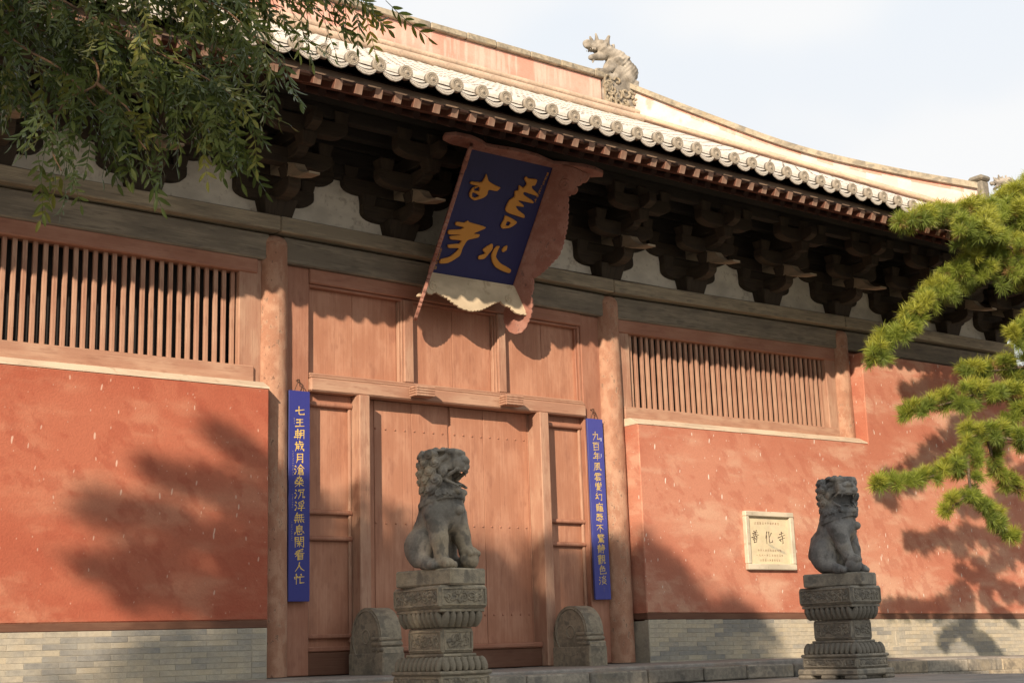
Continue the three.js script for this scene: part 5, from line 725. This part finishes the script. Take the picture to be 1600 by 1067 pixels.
// ---- pine at the right with needle tufts
{
  const t = thing('pine_tree', 'green pine reaching in from the right before the red wall', 'pine tree', [24.4, -0.44, 4.6]), off = V(-24.4, 0.44, -4.6);
  const P = (a) => V(...a).add(off), r = rng(88);
  part('trunk', uvBox(taperTube([[0, -0.3, 0], [0.15, 2.2, 0], [-0.2, 5.0, -0.2], [0.1, 8.5, -0.2], [0.3, 11.0, 0]], 0.24, 0.09, 30, 10).toNonIndexed()), M.bark, t);
  const B = [
    [[24.3, 6.2, 4.4], [23.44, 7.08, 4.3], [21.76, 7.30, 4.1], [20.76, 7.26, 3.8], [19.36, 7.02, 3.6], [18.57, 6.88, 3.45], [17.82, 6.74, 3.4]],
    [[24.3, 5.6, 4.4], [22.6, 6.2, 4.3], [21.1, 6.25, 4.1], [20.43, 6.34, 3.8], [19.30, 6.25, 3.7], [18.82, 5.86, 3.5], [18.21, 5.44, 3.4], [17.72, 4.94, 3.2], [17.12, 4.49, 3.1]],
    [[20.53, 6.36, 3.8], [19.82, 6.50, 3.9], [19.0, 6.47, 4.0], [18.38, 6.49, 4.0]], [[24.3, 7.6, 4.4], [22.21, 7.95, 3.9], [20.98, 7.70, 3.8], [20.31, 7.41, 3.7]], [[22.71, 6.48, 3.9], [21.94, 6.26, 3.6], [21.05, 6.13, 3.4]],
    [[24.3, 4.4, 4.4], [22.73, 4.86, 4.1], [21.22, 4.76, 3.8], [20.34, 4.57, 3.5], [19.81, 4.50, 3.3], [19.34, 4.47, 3.2]], [[24.2, 3.4, 4.4], [21.47, 3.87, 4.0], [20.25, 3.95, 3.6], [19.50, 4.08, 3.4], [18.59, 3.86, 3.3], [17.85, 3.68, 3.1]],
    [[20.25, 3.95, 3.6], [19.94, 3.53, 3.4], [19.75, 3.33, 3.2]], [[21.2, 4.5, 3.8], [20.69, 4.31, 3.6], [20.41, 4.34, 3.3]], [[24.2, 2.9, 4.4], [21.6, 3.1, 4.1], [19.81, 3.25, 3.8], [18.89, 3.34, 3.5], [18.66, 2.97, 3.5], [18.10, 2.70, 3.4], [17.56, 2.58, 3.2], [16.85, 2.50, 3.1]],
    [[18.72, 3.12, 3.5], [18.70, 2.52, 3.5], [18.86, 2.22, 3.5], [19.48, 2.00, 3.4], [19.87, 1.75, 3.4]], [[18.68, 2.42, 3.5], [18.20, 2.20, 3.5], [18.03, 2.10, 3.5]], [[19.45, 3.29, 3.4], [19.62, 2.78, 3.4], [20.28, 2.49, 3.4]],
    [[21.0, 7.3, 3.9], [20.2, 7.0, 3.8], [19.6, 6.8, 3.8], [19.1, 6.75, 3.9]], [[22.0, 6.9, 4.0], [21.2, 6.75, 3.8], [20.5, 6.75, 3.7]], [[20.0, 6.3, 3.7], [19.3, 6.0, 3.6], [18.9, 6.05, 3.6]], [[21.4, 5.4, 4.0], [20.6, 5.2, 3.8], [20.0, 4.95, 3.7]],
    [[24.3, 8.2, 4.5], [23.0, 9.0, 4.8], [21.6, 9.0, 5.2]], [[24.3, 6.6, 4.4], [25.6, 7.2, 4.9], [26.9, 7.2, 5.4]], [[24.3, 5.0, 4.5], [23.4, 5.6, 5.3], [22.6, 5.7, 6.1]], [[24.3, 3.6, 4.5], [25.5, 4.1, 5.1], [26.5, 4.0, 5.8]],
  ];
  const spread = [0.42, 0.29, 0.40, 0.44, 0.40, 0.31, 0.27, 0.22, 0.24, 0.17, 0.16, 0.10, 0.15, 0.36, 0.36, 0.30, 0.30, 0.4, 0.4, 0.4, 0.4];
  const tuft = (seed, n) => { const q = rng(seed), pos = []; for (let i = 0; i < n; i++) { const th = 0.25 + 1.15 * Math.sqrt(q()), ph = q() * 6.283, L = 0.115 + 0.075 * q(), d = V(Math.sin(th) * Math.cos(ph), Math.cos(th), Math.sin(th) * Math.sin(ph)), side = V(q() - 0.5, q() - 0.5, q() - 0.5).cross(d).normalize().multiplyScalar(0.0026), b = d.clone().multiplyScalar(0.004).add(V(0, -0.07 + 0.08 * q(), 0)), m = b.clone().addScaledVector(d, L * 0.6), e = b.clone().addScaledVector(d, L).add(V(0, -0.012, 0)); pos.push(...b.clone().sub(side).toArray(), ...b.clone().add(side).toArray(), ...m.clone().add(side).toArray(), ...b.clone().sub(side).toArray(), ...m.clone().add(side).toArray(), ...m.clone().sub(side).toArray(), ...m.clone().sub(side).toArray(), ...m.clone().add(side).toArray(), ...e.toArray()); } const g = new THREE.BufferGeometry(); g.setAttribute('position', new THREE.Float32BufferAttribute(pos, 3)); g.computeVertexNormals(); return uvBox(g); };
  const T = [tuft(1, 120), tuft(2, 120), tuft(3, 120), tuft(4, 60)];
  const mats = [leafMat([0.27, 0.325, 0.048], 0.45), leafMat([0.38, 0.395, 0.056], 0.45), leafMat([0.18, 0.235, 0.042], 0.4), leafMat([0.28, 0.17, 0.07], 0.2)];
  let count = 0; const rest = [[], [], [], []], twigs = [];
  B.forEach((b, bi) => {
    const c = new THREE.CatmullRomCurve3(b.map(P)), L = c.getLength(), br = part('branch', uvBox(taperTube(b.map(P), bi < 10 ? 0.05 : 0.03, 0.008, 30, 6).toNonIndexed()), M.bark, t);
    const s0 = b[0][0] > 23 ? 0.12 : 0.02, n = Math.round(L * (bi > 16 ? 5 : (bi < 5 || bi > 12 ? 17 : 13) + 9 * spread[bi])), outer = bi > 16;
    const put = (pos, dir, k, size) => { const gi = k === 3 ? 3 : Math.floor(r() * 3), m4 = orient(pos, dir, r() * 6.28, size); if (count < 300 && !outer && pos.x + 24.4 < 21.6 && r() < 0.5) { const o = part('needle_tuft', T[gi], mats[k], t); m4.decompose(o.position, o.quaternion, o.scale); count++; } else rest[k].push(m4); };
    for (let i = 0; i < n; i++) {
      const u = Math.min(1, s0 + (1 - s0) * (i + r()) / n), p = c.getPointAt(u), tan = c.getTangentAt(u), lump = 0.45 + 1.0 * noise3(p.x * 1.7, p.y * 1.7, p.z * 1.7, bi), w = spread[bi] * (1.15 - 0.75 * u * u) * lump;
      const side = V(r() - 0.5, (r() - 0.32) * 0.9, r() - 0.5).normalize(), dir = side.clone().addScaledVector(tan, 0.55 + 0.5 * r()).normalize(), end = p.clone().addScaledVector(dir, 0.05 + w).add(V(0, 0.03 * r(), 0)), mid = p.clone().lerp(end, 0.5).add(V(0, -0.015, 0));
      twigs.push(uvBox(taperTube([p.clone(), mid, end], 0.006, 0.003, 5, 4).toNonIndexed()));
      const tone = side.y > 0.25 ? (r() < 0.65 ? 1 : 0) : (r() < 0.55 ? 0 : 2), tip = dir.clone().add(V(0, 0.45, 0));
      put(end, tip, tone, 0.95 + 0.35 * r()); put(p.clone().lerp(end, 0.72), tip, r() < 0.7 ? tone : 0, 0.85 + 0.3 * r()); if (w > 0.12) put(p.clone().lerp(end, 0.42), dir, r() < 0.12 ? 3 : 2, 0.8 + 0.3 * r());
      if (r() < 0.30) put(p.clone().lerp(end, 0.3 + 0.4 * r()), V(r() - 0.5, -1, r() - 0.5), 3, 0.7 + 0.3 * r());
    }
    put(c.getPointAt(1), c.getTangentAt(1), 1, 1.1); put(c.getPointAt(0.985), c.getTangentAt(1).add(V(0, 0.6, 0)), 1, 1.0);
  });
  rest.forEach((a, k) => a.length && instMat(a, 'needles', T[k === 3 ? 3 : k], mats[k], t)); part('twigs', twigs, M.twig, t, 'stuff');
}

// ---- pagoda tree whose sprays hang into the upper left corner
function sprayGeo(seed, pairs) { // one compound leaf: leaflets along a drooping stalk (along y)
  const q = rng(seed), pos = []; const leaflet = (o, dir, nrm, L) => { const s = dir.clone().cross(nrm).normalize(), W = L * 0.135, k = [[0, 0], [0.25, 0.85], [0.55, 1], [0.82, 0.6], [1, 0]], at = (t, w, e) => o.clone().addScaledVector(dir, t * L).addScaledVector(s, w * W * e).addScaledVector(nrm, -0.22 * L * t * t + 0.10 * L * Math.abs(w) * 0.3); for (const e of [-1, 1]) for (let i = 0; i < 4; i++) { const a = at(k[i][0], 0, e), b = at(k[i + 1][0], 0, e), c = at(k[i + 1][0], k[i + 1][1], e), d = at(k[i][0], k[i][1], e); pos.push(...a.toArray(), ...b.toArray(), ...c.toArray()); if (k[i][1]) pos.push(...a.toArray(), ...c.toArray(), ...d.toArray()); } };
  const stalk = (t) => V(0, t * 0.19, -0.05 * t * t);
  for (let i = 0; i <= pairs; i++) { const t = 0.18 + 0.82 * i / pairs, o = stalk(t), L = 0.054 * (1 - 0.25 * Math.abs(t - 0.5)) * (0.75 + 0.5 * q()); for (const e of i === pairs ? [0] : [-1, 1]) { const dir = V(e * (0.5 + 0.5 * q()), 0.5 + 0.6 * q() + (e ? 0 : 1), -0.6 + 0.9 * q()).normalize(); leaflet(o, dir, V(1.2 * (q() - 0.5) + e * 0.15, 0.6 * (q() - 0.3), 1).normalize(), L); } }
  const st = tube([stalk(0), stalk(0.5), stalk(1)], 0.0014, 6, 3).toNonIndexed(); const g = new THREE.BufferGeometry(); g.setAttribute('position', new THREE.Float32BufferAttribute([...pos, ...st.attributes.position.array], 3)); g.computeVertexNormals(); return uvBox(g);
}
{
  const base = [-1.6, -1.35, 12.0], off = V(1.6, 1.35, -12.0), t = thing('pagoda_tree', 'leafy branches with hanging compound leaves filling the upper left corner', 'tree', base), P = (a) => V(...a).add(off), r = rng(66);
  part('trunk', uvBox(taperTube([[0, -0.2, 0], [0.1, 2.5, 0.1], [0.5, 4.2, -0.2], [0.6, 6.5, -0.2], [0.3, 8.5, 0]], 0.20, 0.05, 26, 10).toNonIndexed()), M.bark, t);
  const B = [
    [[-1.0, 3.3, 11.7], [0.3, 4.0, 10.6], [1.14, 3.64, 10.21], [1.45, 3.28, 10.59], [1.67, 3.06, 10.96], [1.92, 2.75, 11.33], [2.07, 2.54, 11.63], [2.20, 2.37, 11.81]], [[1.45, 3.28, 10.59], [1.60, 2.86, 10.85], [1.73, 2.63, 11.14], [1.82, 2.44, 11.29], [1.89, 2.32, 11.44], [1.92, 2.20, 11.56]],
    [[1.67, 3.06, 10.96], [1.81, 2.80, 11.12], [1.81, 2.54, 11.30], [1.68, 2.43, 11.31], [1.63, 2.22, 11.34], [1.64, 2.10, 11.43]], [[1.67, 3.06, 10.96], [1.98, 3.00, 11.31], [2.20, 2.87, 11.57], [2.30, 2.69, 11.72], [2.31, 2.56, 11.81]], [[1.98, 3.00, 11.31], [2.44, 3.14, 11.44], [2.66, 3.07, 11.59], [2.80, 2.98, 11.80]],
    [[1.92, 2.75, 11.33], [2.03, 2.51, 11.47], [2.15, 2.34, 11.64], [2.20, 2.24, 11.77]], [[0.9, 3.5, 10.2], [1.27, 3.07, 10.40], [1.49, 2.83, 10.63], [1.65, 2.67, 10.83], [1.69, 2.52, 10.96]], [[2.44, 3.14, 11.44], [2.52, 2.98, 11.58], [2.59, 2.89, 11.61]], [[1.81, 2.54, 11.30], [1.88, 2.40, 11.45], [1.90, 2.32, 11.50]],
    [[1.1, 3.6, 10.3], [1.6, 3.35, 10.8], [2.1, 3.2, 11.2], [2.35, 3.0, 11.45]], [[1.45, 3.28, 10.59], [1.62, 3.0, 10.75], [1.85, 2.86, 11.0], [2.05, 2.75, 11.25], [2.22, 2.62, 11.5]],
  ];
  const G = [sprayGeo(1, 5), sprayGeo(2, 4), sprayGeo(3, 5)], mats = [leafMat([0.070, 0.10, 0.020], 0.35), leafMat([0.11, 0.14, 0.024], 0.4), leafMat([0.21, 0.215, 0.038], 0.45)];
  const dens = [56, 40, 40, 86, 56, 80, 46, 36, 34, 82, 82], leaves = [];
  B.forEach((b, bi) => {
    const c = new THREE.CatmullRomCurve3(b.map(P)), L = c.getLength(); part('branch', uvBox(taperTube(b.map(P), bi === 0 ? 0.018 : 0.008, 0.0025, 30, 5).toNonIndexed()), M.twig, t);
    const n = Math.round(L * dens[bi]);
    for (let i = 0; i < n; i++) { const u = bi === 0 ? mix(0.35, 1, r()) : mix(0.12, 1, r()), p = c.getPointAt(u), sp = 0.13 * (1 - 0.45 * u), q = p.clone().add(V((r() - 0.5) * 2 * sp, (r() - 0.5) * 1.6 * sp, (r() - 0.5) * 2 * sp)), dir = V(r() - 0.5, -0.55 - 0.5 * r(), r() - 0.5).addScaledVector(c.getTangentAt(u), 0.6); leaves.push([orient(q, dir, r() * 6.28, 0.75 + 0.5 * r()), Math.floor(r() * 3), r() < 0.45 ? 0 : r() < 0.75 ? 1 : 2]); }
  });
  leaves.sort(() => r() - 0.5); const rest = [[], [], []];
  leaves.forEach(([m4, g, k], i) => { if (i < 300) { const o = part('compound_leaf', G[g], mats[k], t); m4.decompose(o.position, o.quaternion, o.scale); } else rest[k].push(m4); });
  rest.forEach((a, k) => a.length && instMat(a, 'foliage', G[k], mats[k], t));
  // its own crown, above and left of the frame
  const crown = []; for (let i = 0; i < 2600; i++) { const th = r() * 6.28, cz = r() * 2 - 1, R = Math.pow(r(), 0.4); crown.push(orient(V(0.2 + 1.9 * R * Math.sqrt(1 - cz * cz) * Math.cos(th), 8.6 + 1.5 * R * cz, -2.2 + 2.0 * R * Math.sqrt(1 - cz * cz) * Math.sin(th)), V(r() - 0.5, -0.6, r() - 0.5), r() * 6, 1.2 + 0.8 * r())); } instMat(crown, 'crown', G[0], mats[1], t);
}

// ---- the shade tree in front of the gate (left of the frame)
{
  const base = [-6.2, -1.35, 15.6], off = V(6.2, 1.35, -15.6), t = thing('shade_tree', 'broad leafy tree left of the view whose crown shades the door and lions', 'tree', base), r = rng(91), P = (a) => V(...a).add(off);
  part('trunk', uvBox(taperTube([[0, -0.2, 0], [0.2, 3.5, 0.1], [0.1, 7.5, 0.0], [0.4, 11.0, 0]], 0.34, 0.10, 26, 12).toNonIndexed()), M.bark, t);
  const leaf = (() => { const g = new THREE.BufferGeometry(), p = []; for (let k = 0; k < 5; k++) { const a = k * 1.257 + 0.3, d = V(Math.cos(a), 0.5, Math.sin(a)), s = V(-Math.sin(a), 0, Math.cos(a)); const A = d.clone().multiplyScalar(0.02), Bq = d.clone().multiplyScalar(0.08).addScaledVector(s, 0.028), C = d.clone().multiplyScalar(0.15).add(V(0, -0.03, 0)), D = d.clone().multiplyScalar(0.08).addScaledVector(s, -0.028); p.push(...A.toArray(), ...Bq.toArray(), ...C.toArray(), ...A.toArray(), ...C.toArray(), ...D.toArray()); } g.setAttribute('position', new THREE.Float32BufferAttribute(p, 3)); g.computeVertexNormals(); return uvBox(g); })();
  const mm = [], limbs = [];
  SHADE.forEach(([x, y, q, rad, n], k) => {
    const c = P([x - 1.25 * q, y + 0.67 * q, q]);
    for (let i = 0; i < n; i++) { const d = V(r() - 0.5, r() - 0.5, r() - 0.5).normalize().multiplyScalar(rad * Math.pow(r(), 0.5)); mm.push(orient(c.clone().add(d), V(r() - 0.5, r() - 0.2, r() - 0.5), r() * 6.28, 0.9 + 0.8 * r())); }
    if (k % 9 === 0) limbs.push([V(0.1, Math.min(c.y - 0.6, 8), 0), V(c.x * 0.5, c.y - 0.7, c.z * 0.5), c]);
  });
  instMat(mm, 'crown', leaf, leafMat([0.05, 0.075, 0.022], 0.12), t);
  limbs.forEach((l) => part('limb', uvBox(taperTube(l, 0.05, 0.008, 10, 5).toNonIndexed()), M.bark, t));
}
renderer.render(scene, camera);
